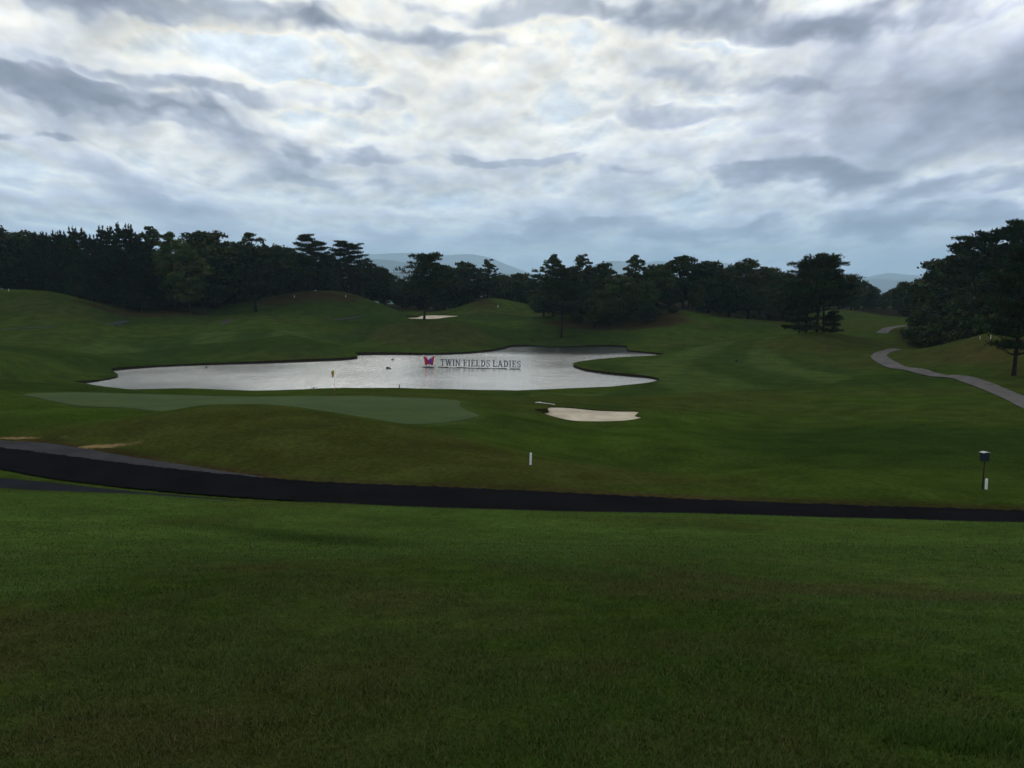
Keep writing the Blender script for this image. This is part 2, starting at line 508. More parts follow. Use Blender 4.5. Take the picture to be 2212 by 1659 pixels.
def height(x, y, cut=True):
    x, y = np.asarray(x, float), np.asarray(y, float)
    d = np.hypot(x, y)
    az = np.abs(np.arctan2(x, y))
    # outside the surveyed sector a plain hillside profile
    side = np.interp(np.log(np.maximum(d, .3)), np.log([.3, 3, 8, 25, 40, 90, 200, 500, 1000, 3000]), [-1.6, -1.65, -2.3, -5.5, -7.9, -10, -8, -6, -25, -60])
    back = np.interp(d, [0, 30, 200, 1000, 3000], [-1.6, -1.2, 1.5, -10, -60])
    k2 = sstep(az, R(95), R(140))
    k1 = sstep(az, R(44), R(75))
    kf = sstep(d, 1000, 2200)
    flat = -60 + 12 * (fbm(x, y, 2500, 3, 5) - .5)
    core = np.zeros(x.shape)
    m = (k1 < 1) & (kf < 1)
    if m.any():
        core[m] = rbf(x[m], y[m])
    z = core * (1 - k1) + (side * (1 - k2) + back * k2) * k1
    z = z * (1 - kf) + flat * kf
    # small unevenness of mown ground
    amp = np.interp(d, [0, 3, 10, 40, 120, 400, 3000], [.01, .025, .05, .09, .16, .4, 3])
    z = z + amp * (fbm(x, y, 9, 4, 3) - .5) + .5 * amp * (fbm(x, y, 2.6, 2, 8) - .5)
    if not cut:
        return z
    # road bench
    s = sd_near(x, y, ROAD, 6)
    s = np.minimum(s, sd_near(x, y, OLD, 6))
    s = np.minimum(s, sd_near(x, y, SPUR, 6))
    k = 1 - sstep(s, .25, 3.0)
    z = z * (1 - k) + (road_z(x) - .07 + .085 * sstep(s, .02, .2)) * k
    # pond
    s = sd_near(x, y, POND, 14)
    near = 1 - sstep(s, 0, 9)
    z = np.where((s > .35) & (s < 13.9), np.maximum(z, WATER + .22 + .02 * s), z)
    z = z * (1 - near * .8) + np.where(s > .35, np.minimum(z, WATER + .26 + .16 * np.maximum(s, 0)), z) * near * .8
    z = np.where(s <= .35, WATER - 1.0, z)
    # bunkers
    for poly, zf, lip in ((SAND1, SAND1_Z, .10), (SAND2, SAND2_Z, .15)):
        s = sd_near(x, y, poly, 5)
        k = 1 - sstep(s, .2, 3.5)
        z = z * (1 - k) + np.maximum(zf(x, y) + lip, np.minimum(z, zf(x, y) + .7)) * k
        z = np.where(s < .12, zf(x, y) - .5, z)
    return z


def hit(x, y, d0=2.0, d1=700.0):
    """first ground point on the sight line"""
    a, b = ray(x, y)
    Y = np.exp(np.linspace(math.log(d0), math.log(d1), 1600))
    h = height(a * Y, Y)
    f = h - b * Y
    i = int(np.argmax(f > 0))
    if f[i] <= 0:
        i = len(Y) - 1
    if i > 0 and f[i] > 0:
        t = f[i - 1] / (f[i - 1] - f[i])
        Yh = Y[i - 1] + (Y[i] - Y[i - 1]) * t
    else:
        Yh = Y[i]
    return Vector((float(a) * Yh, float(Yh), float(height(np.array([a * Yh]), np.array([Yh]))[0])))


def hz(x, y):
    return float(height(np.array([x]), np.array([y]))[0])


def hits(pts, d0=2.0, d1=700.0):
    return np.array([hit(x, y, d0, d1)[:2] for x, y in pts])


# ------------------------------------------------------------------ object helpers
def tag(o, label=None, cat=None, group=None, kind=None):
    for k, v in (('label', label), ('category', cat), ('group', group), ('kind', kind)):
        if v:
            o[k] = v
    return o


def link(name, me, mat=None, parent=None):
    o = bpy.data.objects.new(name, me)
    COL.objects.link(o)
    if mat is not None and me is not None and not me.materials:
        me.materials.append(mat)
    if parent is not None:
        o.parent = parent
    return o


def mesh_np(name, V, F, smooth=False, col=None):
    """V (n,3); F (m,3) or (m,4) int array; col (n,3) point colours"""
    V = np.asarray(V, np.float32)
    F = np.asarray(F, np.int32)
    me = bpy.data.meshes.new(name)
    me.vertices.add(len(V))
    me.vertices.foreach_set('co', V.ravel())
    k = F.shape[1]
    me.loops.add(F.size)
    me.loops.foreach_set('vertex_index', F.ravel())
    me.polygons.add(len(F))
    me.polygons.foreach_set('loop_start', np.arange(0, F.size, k, dtype=np.int32))
    if smooth:
        me.polygons.foreach_set('use_smooth', np.ones(len(F), bool))
    if col is not None:
        a = me.color_attributes.new('col', 'FLOAT_COLOR', 'POINT')
        c = np.ones((len(V), 4), np.float32)
        c[:, :3] = col
        a.data.foreach_set('color', c.ravel())
    me.update()
    me.validate()
    return me


class MB:
    """collects boxes, tubes and solids into one mesh"""

    def __init__(s):
        s.v, s.f = [], []

    def add(s, v, f):
        b = len(s.v)
        s.v += [tuple(p) for p in v]
        s.f += [tuple(i + b for i in q) for q in f]
        return s

    def box(s, lo, hi, M=None):
        c = [Vector((x, y, z)) for z in (lo[2], hi[2]) for x, y in ((lo[0], lo[1]), (hi[0], lo[1]), (hi[0], hi[1]), (lo[0], hi[1]))]
        if M:
            c = [M @ p for p in c]
        return s.add(c, [(3, 2, 1, 0), (4, 5, 6, 7), (0, 1, 5, 4), (1, 2, 6, 5), (2, 3, 7, 6), (3, 0, 4, 7)])

    def tube(s, pts, rad, n=8, caps=True):
        pts = [Vector(p) for p in pts]
        rad = rad if isinstance(rad, (list, tuple)) else [rad] * len(pts)
        rings = []
        for i, p in enumerate(pts):
            t = (pts[min(i + 1, len(pts) - 1)] - pts[max(i - 1, 0)])
            t = t.normalized() if t.length > 1e-9 else Vector((0, 0, 1))
            u = t.orthogonal().normalized() if abs(t.z) < .9 else Vector((1, 0, 0)).cross(t).normalized()
            w = t.cross(u)
            rings.append([p + (u * math.cos(2 * math.pi * k / n) + w * math.sin(2 * math.pi * k / n)) * rad[i] for k in range(n)])
        v = [q for r in rings for q in r]
        f = []
        for i in range(len(rings) - 1):
            for k in range(n):
                a, b = i * n + k, i * n + (k + 1) % n
                f.append((a, b, b + n, a + n))
        if caps:
            f.append(tuple(range(n))[::-1])
            f.append(tuple(range((len(rings) - 1) * n, len(rings) * n)))
        return s.add(v, f)

    def prism(s, poly, y0, y1, M=None):
        """outline in x,z pushed from y0 to y1"""
        n = len(poly)
        c = [Vector((x, y0, z)) for x, z in poly] + [Vector((x, y1, z)) for x, z in poly]
        if M:
            c = [M @ p for p in c]
        return s.add(c, [tuple(range(n)), tuple(range(2 * n - 1, n - 1, -1))] + [(i, i + n, (i + 1) % n + n, (i + 1) % n) for i in range(n)])

    def mesh(s, name, smooth=False):
        me = bpy.data.meshes.new(name)
        me.from_pydata(s.v, [], s.f)
        bm = bmesh.new()
        bm.from_mesh(me)
        bmesh.ops.recalc_face_normals(bm, faces=bm.faces)
        bm.to_mesh(me)
        bm.free()
        if smooth:
            for p in me.polygons:
                p.use_smooth = True
        return me

    def build(s, name, mat, parent=None, smooth=False):
        return link(name, s.mesh(name, smooth), mat, parent)


# ------------------------------------------------------------------ materials
def mat_new(name):
    m = bpy.data.materials.new(name)
    m.use_nodes = True
    N = NT(m.node_tree)
    return m, N, m.node_tree.nodes['Principled BSDF']


def plain(name, col, rough=.7, metal=0.0, var=.12, scale=6.0, spec=.3):
    m, N, b = mat_new(name)
    tc = N.n('ShaderNodeTexCoord')
    nz = N.noise(tc.outputs['Object'], scale, 5, .6)
    f = N.mapr(nz.outputs[0], .3, .7, 1 - var, 1 + var)
    c = N.vm('SCALE', (*col,))
    N.t.links.new(f, c.node.inputs['Scale'])
    N.t.links.new(c, b.inputs['Base Color'])
    b.inputs['Roughness'].default_value = rough
    b.inputs['Metallic'].default_value = metal
    b.inputs['Specular IOR Level'].default_value = spec
    return m


def grass_mat():
    m, N, b = mat_new('mown_grass')
    at_ = N.n('ShaderNodeVertexColor', layer_name='col')
    tc = N.n('ShaderNodeTexCoord')
    P = tc.outputs['Object']
    n1 = N.noise(P, .35, 5, .6).outputs[0]
    n2 = N.noise(P, 4.0, 5, .65).outputs[0]
    n3 = N.noise(P, 38.0, 3, .7).outputs[0]
    cd = N.n('ShaderNodeCameraData')
    f = N.m('MULTIPLY', N.mapr(n1, .25, .75, .74, 1.26), N.mapr(n2, .25, .75, .70, 1.30))
    f = N.m('MULTIPLY', f, N.mapr(n3, .25, .75, .6, 1.4))
    c = N.vm('SCALE', at_.outputs[0])
    N.t.links.new(f, c.node.inputs['Scale'])
    dry = N.noise(N.vm('ADD', P, (31, 7, 0)), 1.3, 6, .7).outputs[0]
    c2 = N.mix(N.m('MULTIPLY', N.mapr(dry, .52, .72), .35), c, N.vm('MULTIPLY', c, (1.5, 1.02, 1.0)))
    N.t.links.new(c2, b.inputs['Base Color'])
    b.inputs['Roughness'].default_value = .9
    b.inputs['Specular IOR Level'].default_value = .0
    b.inputs['Sheen Weight'].default_value = .0
    bp = N.n('ShaderNodeBump')
    bp.inputs['Strength'].default_value = .6
    bp.inputs['Distance'].default_value = .05
    hsum = N.m('ADD', N.m('MULTIPLY', n2, .9), N.m('MULTIPLY', n3, .35))
    N.t.links.new(hsum, bp.inputs['Height'])
    N.t.links.new(bp.outputs[0], b.inputs['Normal'])
    return m


MAT = {}
MAT['grass'] = grass_mat()


def asphalt(name, col, spk, rough):
    m, N, b = mat_new(name)
    tc = N.n('ShaderNodeTexCoord')
    P = tc.outputs['Object']
    n1 = N.noise(P, .5, 6, .6).outputs[0]
    n2 = N.noise(P, 60, 3, .7).outputs[0]
    f = N.m('MULTIPLY', N.mapr(n1, .25, .75, .78, 1.22), N.mapr(n2, .3, .7, 1 - spk, 1 + spk))
    c = N.vm('SCALE', (*col,))
    N.t.links.new(f, c.node.inputs['Scale'])
    N.t.links.new(c, b.inputs['Base Color'])
    b.inputs['Roughness'].default_value = rough
    b.inputs['Specular IOR Level'].default_value = .0
    bp = N.n('ShaderNodeBump')
    bp.inputs['Strength'].default_value = .35
    bp.inputs['Distance'].default_value = .01
    N.t.links.new(n2, bp.inputs['Height'])
    N.t.links.new(bp.outputs[0], b.inputs['Normal'])
    return m


MAT['asphalt'] = asphalt('fresh_asphalt', (.0068, .0068, .0078), .5, .9)
MAT['old_asphalt'] = asphalt('worn_asphalt', (.034, .034, .036), .3, .92)
MAT['spur'] = asphalt('bluish_asphalt', (.015, .017, .020), .3, .9)
MAT['path'] = asphalt('concrete_path', (.082, .078, .075), .18, .95)
MAT['sand'] = asphalt('bunker_sand', (.37, .325, .25), .06, 1.0)
MAT['turf_edge'] = plain('bunker_turf_edge', (.040, .030, .014), .95, var=.35, scale=3.0, spec=.0)
MAT['soil'] = plain('bank_soil', (.022, .016, .010), .95, var=.4, scale=2.0, spec=.1)


def water_mat():
    m, N, b = mat_new('pond_water')
    b.inputs['Base Color'].default_value = (.012, .017, .019, 1)
    b.inputs['Roughness'].default_value = .2
    b.inputs['IOR'].default_value = 1.4
    b.inputs['Specular IOR Level'].default_value = .5
    b.inputs['Transmission Weight'].default_value = .0
    tc = N.n('ShaderNodeTexCoord')
    P = tc.outputs['Object']
    n1 = N.noise(N.vm('MULTIPLY', P, (.6, 1.5, 1)), .9, 5, .65).outputs[0]
    patch = N.mapr(N.noise(P, .05, 3, .5).outputs[0], .35, .65, .5, 1.0)
    calm_d = N.vm('LENGTH', N.vm('MULTIPLY', N.vm('SUBTRACT', P, (15, 201, WATER)), (.7, 1.25, 0)))
    lee = N.mapr(N.m('ADD', calm_d, N.m('MULTIPLY', N.noise(P, .12, 4, .6).outputs[0], 12)), 19, 31, .0, 1.0)
    patch = N.m('MULTIPLY', patch, N.m('MULTIPLY_ADD', lee, .95, .05))
    bp = N.n('ShaderNodeBump')
    bp.inputs['Strength'].default_value = 1.0
    bp.inputs['Distance'].default_value = .16
    N.t.links.new(N.m('MULTIPLY', n1, patch), bp.inputs['Height'])
    N.t.links.new(bp.outputs[0], b.inputs['Normal'])
    # extra mirror layer added beyond plain water to brighten its sky reflection
    gl = N.n('ShaderNodeBsdfAnisotropic')
    gl.inputs['Color'].default_value = (.86, .89, .90, 1)
    gl.inputs['Roughness'].default_value = .22
    N.t.links.new(bp.outputs[0], gl.inputs['Normal'])
    mx = N.n('ShaderNodeMixShader')
    N.t.links.new(N.m('MULTIPLY_ADD', lee, .42, .0), mx.inputs[0])
    N.t.links.new(b.outputs[0], mx.inputs[1])
    N.t.links.new(gl.outputs[0], mx.inputs[2])
    N.t.links.new(mx.outputs[0], m.node_tree.nodes['Material Output'].inputs['Surface'])
    return m


MAT['water'] = water_mat()

# ------------------------------------------------------------------ ground sheet
GREEN = smooth_loop(hits([(46, 852), (120, 849), (184, 848), (367, 853), (521, 857.3), (678, 856), (726, 856), (848, 858.5), (940, 862), (986, 865), (997, 869.4), (990, 876), (1008, 888), (1038, 897), (1026, 903),
                          (986, 911), (925, 917), (894, 917)], 58, 90).tolist() + [[-11, 60], [-18, 59.5], [-24, 59]] + hits([(291, 882), (230, 880.5), (178, 879), (138, 872.5), (92, 863), (60, 856)], 56, 90).tolist(), 2)
COLS = {
    'lawn': (.034, .060, .012), 'knoll': (.031, .045, .010), 'rough': (.029, .033, .008), 'semi': (.025, .040, .007), 'deep': (.014, .027, .005), 'fair': (.032, .050, .012), 'fair2': (.019, .034, .007),
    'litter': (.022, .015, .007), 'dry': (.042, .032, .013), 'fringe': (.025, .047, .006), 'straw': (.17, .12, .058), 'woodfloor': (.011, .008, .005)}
COLS = {k: np.array(v) for k, v in COLS.items()}


def blend(c, w, k):
    w = np.asarray(w)[..., None]
    return c * (1 - w) + COLS[k] * w


def ell(x, y, pts, soft=.5):
    """soft membership of a polygon given as ground points"""
    s = sd_near(x, y, pts, 30)
    return 1 - sstep(s, -soft, soft)


ZONES = []


def zone(px, key, soft, strength=1.0, d0=2.0, d1=700.0, rag=0.0):
    ZONES.append((smooth_loop(hits(px, d0, d1), 1), key, soft, strength, rag))


# rough mound past the road
zone([(0, 946), (150, 905), (300, 899), (450, 878), (600, 878), (750, 897), (900, 922), (1000, 947), (1150, 987), (1300, 1010), (1450, 1022), (1700, 1045), (1500, 1076), (1100, 1056), (678, 1037), (340, 1000), (150, 962)], 'rough', 2.5, .9, 34, 57, 2)
zone([(260, 885), (300, 899), (180, 920), (60, 915), (20, 880), (60, 864), (150, 880)], 'fringe', 2, .6, 45, 64, 1)
# bright sweep of rough-cut fairway beyond the bunker
zone([(1060, 945), (1300, 925), (1500, 890), (1650, 880), (1400, 960), (1250, 985)], 'fringe', 4, .6, 54, 100, 2)
zone([(1750, 850), (2000, 850), (1950, 890), (1800, 880)], 'fringe', 6, .45, 60, 130, 3)
zone([(330, 845), (395, 839), (480, 841), (560, 844), (700, 840), (860, 839.5), (1000, 842), (1000, 850), (720, 850), (520, 853), (350, 848)], 'fringe', 1.5, .5, 76, 98, 1)
# hollows coloured darker to imitate hill-form shade; last one a dark lawn band
zone([(1620, 925), (1850, 915), (2100, 925), (2300, 950), (2300, 1000), (2000, 1005), (1800, 1000), (1620, 985)], 'deep', 5, .75, 45, 90, 3)
zone([(1210, 872), (1300, 874), (1400, 880), (1340, 887), (1270, 882)], 'deep', 1.5, .7, 76, 100, 1)
zone([(250, 690), (330, 672), (460, 684), (480, 694), (400, 698), (300, 700)], 'deep', 3, .7, 195, 240, 2)
zone([(640, 700), (760, 672), (860, 684), (860, 695), (780, 704), (700, 706)], 'deep', 3, .7, 210, 262, 2)
zone([(780, 745), (720, 735), (800, 715), (830, 712), (800, 730)], 'deep', 3, .6, 185, 222, 2)
zone([(1560, 718), (1500, 706), (1580, 700), (1680, 700), (1660, 718)], 'deep', 4, .6, 195, 270, 2)
zone([(1890, 800), (1980, 812), (2050, 822), (2000, 835), (1880, 820)], 'deep', 4, .6, 95, 160, 2)
zone([(430, 1128), (620, 1148), (800, 1162), (920, 1182), (800, 1184), (600, 1166), (450, 1146)], 'deep', .6, .75, 9, 22, .6)
# pine mound, pines mound, grove hill
zone([(780, 745), (800, 709), (915, 694), (1050, 718), (1085, 742), (1000, 758), (900, 760)], 'rough', 3, .85, 180, 216, 2)
zone([(1600, 742), (1700, 727), (1765, 721), (1850, 728), (1900, 745), (1800, 765), (1680, 765)], 'rough', 5, .8, 160, 200, 2)
zone([(1161, 694), (1250, 690), (1380, 690), (1455, 672), (1500, 695), (1440, 706), (1300, 712), (1200, 706)], 'litter', 2.5, .95, 215, 262, 2)
zone([(1452, 670), (1560, 714), (1500, 700)], 'dry', 3, .4, 205, 262, 2)
zone([(560, 650), (634, 634), (726, 631), (790, 645), (760, 655), (720, 648), (640, 652), (580, 665)], 'litter', 3, .9, 238, 266, 2)
zone([(130, 642), (300, 668), (420, 668), (469, 682), (390, 684), (300, 685), (220, 672)], 'litter', 3, .8, 212, 250, 2)
zone([(1040, 646), (1075, 655), (1060, 662), (1020, 668)], 'litter', 3, .8, 255, 290, 2)
# dry bank on the right
zone([(1960, 770), (2085, 735), (2141, 728), (2250, 720), (2300, 800), (2212, 812), (2080, 795)], 'rough', 4, .8, 100, 170, 3)
zone([(2000, 770), (2090, 740), (2141, 732), (2190, 760), (2120, 790), (2060, 785)], 'dry', 5, .55, 100, 170, 4)
zone([(1930, 712), (1960, 712), (2010, 740), (1975, 752), (1940, 735)], 'litter', 3, .8, 180, 262, 2)
zone([(0, 640), (107, 634), (180, 662), (239, 695), (150, 700), (60, 690), (0, 680)], 'rough', 5, .6, 190, 232, 3)
FAIRWAY = smooth_loop(hits([(1244, 791), (1300, 782), (1400, 776), (1470, 770), (1440, 745), (1560, 738), (1700, 726), (1640, 745), (1700, 775), (1860, 795), (1850, 815), (1760, 835), (1500, 848), (1300, 857), (1000, 858), (1050, 850), (1300, 844), (1430, 830), (1420, 815), (1300, 805)], 85, 262), 2)
FAIRWAY_L = smooth_loop(hits([(300, 760), (420, 745), (560, 733), (700, 730), (790, 722), (780, 712), (600, 715), (400, 720), (200, 735), (150, 760)], 160, 226), 2)


def ground_colour(x, y):
    d = np.hypot(x, y)
    c = np.zeros(x.shape + (3,)) + COLS['semi']
    c = blend(c, 1 - sstep(d + 5 * (fbm(x, y, 6, 3, 40) - .5), 27, 33), 'lawn')
    # the trodden, drier knoll under the photographer
    az = np.arctan2(x, y)
    edge = np.interp(az, [-.6, -.35, -.1, .1, .3, .45, .6], [6.0, 8.6, 8.2, 6.9, 5.6, 4.4, 3.2])
    k = 1 - sstep(d + 2.6 * (fbm(x, y, 2.2, 4, 21) - .5), edge - 1.0, edge + .9)
    c = blend(c, k * .95, 'knoll')
    k = sstep(fbm(x, y, 1.6, 4, 33), .50, .68) * (1 - sstep(d, 7, 11)) * .45
    c = blend(c, k, 'dry')
    k = sstep(fbm(x, y, .9, 3, 77), .52, .7) * (1 - sstep(d, 6, 9)) * .55
    c = blend(c, k, 'fringe')
    k = sstep(fbm(x, y, 6, 4, 55), .5, .68) * sstep(d, 8, 12) * (1 - sstep(d, 24, 30)) * .5
    c = blend(c, k, 'rough')
    k = sstep(fbm(x * .5, y, 22, 4, 91), .48, .66) * sstep(d, 50, 70) * .55
    c = blend(c, k, 'rough')
    k = sstep(fbm(x * .6, y, 14, 4, 17), .5, .68) * sstep(d, 50, 70) * .4
    c = blend(c, k, 'fringe')
    k = sstep(fbm(x * .55, y, 30, 4, 131), .50, .62) * sstep(d, 45, 70) * .75
    c = blend(c, k, 'deep')
    # mowing stripes
    for poly, ang, wid in ((FAIRWAY, R(28), 7.0), (FAIRWAY_L, R(-62), 6.0)):
        w = ell(x, y, poly, .7)
        bend = 7 * np.sin(y / 21.0) + 3 * np.sin(x / 9.0)
        s = (x * math.cos(ang) - y * math.sin(ang) * .55 + bend) / wid
        st = .5 + .5 * np.tanh(3.2 * np.sin(s * math.pi))
        cc = COLS['fair'] * st[..., None] + COLS['fair2'] * (1 - st[..., None])
        c = c * (1 - w[..., None] * .9) + cc * w[..., None] * .9
    for poly, key, soft, strength, rag in ZONES:
        if rag:
            m = 2 * rag * (fbm(x, y, 5, 3, 61) - .5)
        else:
            m = 0
        s = sd_near(x, y, poly, 30) + m
        c = blend(c, (1 - sstep(s, -soft, soft)) * strength, key)
    # collar of the putting green
    s = sd_near(x, y, GREEN, 4)
    c = blend(c, (1 - sstep(s, .2, 1.6)) * .8, 'fair')
    # worn verge of the road
    s = np.minimum(sd_near(x, y, ROAD, 3), sd_near(x, y, OLD, 3))
    upper = y > np.interp(x, ROAD_UP[:, 0], ROAD_UP[:, 1]) - .6
    n = fbm(x, y, 1.3, 4, 9)
    c = blend(c, (1 - sstep(s + .5 * (n - .5), .15, .75)) * upper * .75 * sstep(n, .3, .6), 'dry')
    c = blend(c, (1 - sstep(s + .8 * (n - .5), .3, 1.1)) * upper * .5, 'litter')
    for (qx, qy, rx, ry) in STRAW:
        r = np.hypot((x - qx) / rx, (y - qy) / ry) + 1.6 * (n - .5)
        c = blend(c, (1 - sstep(r, .6, 1.0)) * .8, 'straw')
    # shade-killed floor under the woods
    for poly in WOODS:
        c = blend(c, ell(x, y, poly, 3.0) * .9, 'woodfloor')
    return c


STRAW = []
for (qx, qy, rx, ry) in [(35, 947, 2.0, .30), (215, 965, 1.6, .40)]:
    p = on_road([(qx, qy)])[0]
    STRAW.append((p[0], p[1], rx, ry))
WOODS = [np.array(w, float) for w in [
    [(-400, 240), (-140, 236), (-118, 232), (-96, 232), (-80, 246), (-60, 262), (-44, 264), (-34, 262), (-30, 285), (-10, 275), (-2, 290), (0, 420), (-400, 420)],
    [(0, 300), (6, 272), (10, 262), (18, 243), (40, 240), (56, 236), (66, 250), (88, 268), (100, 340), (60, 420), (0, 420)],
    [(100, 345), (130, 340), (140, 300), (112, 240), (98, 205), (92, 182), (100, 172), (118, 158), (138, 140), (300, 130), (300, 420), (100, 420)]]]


def build_ground():
    fr = [.35]
    while fr[-1] < 25000:
        d = fr[-1]
        if d < 2.4:
            st = d * .08
        elif d < 28:
            st = d * .0135
        elif d < 62:
            st = .27
        elif d < 130:
            st = .45
        elif d < 265:
            st = .75
        elif d < 600:
            st = d * .014
        else:
            st = d * .06
        fr.append(d + st)
    rad = np.array(fr)
    fine = np.arange(-37, 37.001, .125)
    wide = np.concatenate([np.arange(-180, -60, 6.0), np.arange(-60, -37, 1.0)])
    az = R(1) * np.concatenate([wide, fine, -wide[::-1][:-1] if False else np.concatenate([np.arange(38, 60, 1.0), np.arange(60, 180, 6.0)])])
    nr, na = len(rad), len(az)
    A, D = np.meshgrid(az, rad)
    X, Y = D * np.sin(A), D * np.cos(A)
    Z = height(X, Y)
    c = ground_colour(X, Y)
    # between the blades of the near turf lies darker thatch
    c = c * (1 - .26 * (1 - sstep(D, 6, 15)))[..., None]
    V = np.stack([X, Y, Z], -1).reshape(-1, 3)
    i, j = np.meshgrid(np.arange(nr - 1), np.arange(na), indexing='ij')
    j2 = (j + 1) % na
    F = np.stack([i * na + j, i * na + j2, (i + 1) * na + j2, (i + 1) * na + j], -1).reshape(-1, 4)[:, ::-1]
    # close the middle
    V = np.vstack([V, [[0, 0, hz(0, .2)]]])
    c = np.vstack([c.reshape(-1, 3), COLS['knoll'][None]])
    ctr = len(V) - 1
    F2 = np.array([(ctr, k, (k + 1) % na, (k + 1) % na) for k in range(na)])
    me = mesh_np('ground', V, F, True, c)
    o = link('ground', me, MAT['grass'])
    tag(o, kind='structure')
    cap = mesh_np('ground_underfoot', np.vstack([V[:na], V[ctr:ctr + 1]]), np.array([(na, (k + 1) % na, k) for k in range(na)]), True, np.vstack([c[:na], c[ctr:ctr + 1]]))
    link('ground_underfoot', cap, MAT['grass'], o)
    print('ground verts', len(V))
    return o


GROUND = build_ground()


def sheet(name, poly, step, zf, mat, kind='structure', parent=None, col=None):
    poly = np.asarray(poly)
    x0, y0 = poly.min(0)
    x1, y1 = poly.max(0)
    gx, gy = np.meshgrid(np.arange(x0, x1, step), np.arange(y0, y1, step))
    gx = gx + (np.arange(gx.shape[0]) % 2)[:, None] * step * .5
    m = sd_poly(gx, gy, poly) < -step * .4
    pts = np.vstack([poly, np.stack([gx[m], gy[m]], -1)])
    n = len(poly)
    r = delaunay_2d_cdt([Vector(p) for p in pts], [], [list(range(n))], 1, 1e-5)
    P = np.array([tuple(v) for v in r[0]])
    Z = zf(P[:, 0], P[:, 1])
    me = mesh_np(name, np.column_stack([P, Z]), np.array([f for f in r[2] if len(f) == 3]), True, None if col is None else np.tile(np.asarray(col), (len(P), 1)))
    o = link(name, me, mat, parent)
    # face up
    if me.polygons[0].normal.z < 0:
        me.flip_normals()
    if kind and parent is None:
        tag(o, kind=kind)
    return o


def rim(name, poly, zlo, zhi_f, wout, mat, lipmat, parent, over=.05):
    """earth face along an edge and the turf lip that folds over it"""
    p = np.asarray(poly)
    nxt, prv = np.roll(p, -1, 0), np.roll(p, 1, 0)
    t = nxt - prv
    t /= np.linalg.norm(t, axis=1, keepdims=True) + 1e-9
    area = .5 * np.sum(p[:, 0] * nxt[:, 1] - p[:, 1] * nxt[:, 0])
    nrm = np.stack([t[:, 1], -t[:, 0]], -1) * (1 if area > 0 else -1)     # outward
    q = p + nrm * wout
    qm = p + nrm * .45
    zt = zhi_f(qm[:, 0], qm[:, 1])
    n = len(p)
    lo = np.column_stack([p + nrm * .12, zlo(p[:, 0], p[:, 1])])
    hi = np.column_stack([p + nrm * .10, zt - .03])
    V = np.vstack([lo, hi])
    F = np.array([(i, (i + 1) % n, (i + 1) % n + n, i + n) for i in range(n)])
    o = link(name, mesh_np(name, V, F), mat, parent)
    a = np.column_stack([p + nrm * (-over), zt - .05])
    b = np.column_stack([p + nrm * .12, zt + .035])
    c = np.column_stack([qm, zt + .03])
    zq = height(q[:, 0], q[:, 1]) - .03
    dd = np.column_stack([q, zq])
    V = np.vstack([a, b, c, dd])
    F = np.array([(k * n + i, k * n + (i + 1) % n, (k + 1) * n + (i + 1) % n, (k + 1) * n + i) for k in range(3) for i in range(n)])
    col = ground_colour(V[:, 0], V[:, 1])
    link('turf_lip', mesh_np('turf_lip', V, F, True, col), lipmat, parent)
    return o


def flat(v):
    return lambda x, y: np.full(np.shape(x), v)


# pond
pond = sheet('pond_water', POND, 6.0, flat(WATER), MAT['water'])
pond_bank = link('pond_bank', None)
tag(pond_bank, kind='structure')
pond_dense = smooth_loop(POND, 1)
rim('bank_face', pond_dense, flat(WATER - .4), lambda x, y: np.maximum(height(x, y), WATER + .18), 1.3, MAT['soil'], MAT['grass'], pond_bank)
# bunkers
for nm, poly, zf in (('bunker_sand', SAND1, SAND1_Z), ('bunker_sand', SAND2, SAND2_Z)):
    cx, cy = poly.mean(0)
    o = sheet(nm, poly, .45 if cy < 120 else 1.5, lambda x, y, zf=zf: zf(x, y) + .10 * (fbm(x, y, 2.5, 3, 2) - .5), MAT['sand'])
    b = link('bunker_edge', None)
    tag(b, kind='structure')
    rim('bunker_face', smooth_loop(poly, 1), lambda x, y, zf=zf: zf(x, y) - .3, lambda x, y, zf=zf: np.maximum(height(x, y), zf(x, y) + .06), .9, MAT['turf_edge'], MAT['grass'], b, .04)
# putting green
m, N, b = mat_new('putting_green_turf')
tc = N.n('ShaderNodeTexCoord')
P = tc.outputs['Object']
f = N.m('MULTIPLY', N.mapr(N.noise(P, .25, 4, .6).outputs[0], .3, .7, .88, 1.12), N.mapr(N.noise(P, 9, 4, .7).outputs[0], .3, .7, .9, 1.1))
c = N.vm('SCALE', (.030, .051, .014))
N.t.links.new(f, c.node.inputs['Scale'])
N.t.links.new(c, b.inputs['Base Color'])
b.inputs['Roughness'].default_value = .85
b.inputs['Specular IOR Level'].default_value = .02
MAT['green'] = m
sheet('putting_green', GREEN, .6, lambda x, y: height(x, y) + .035, MAT['green'])


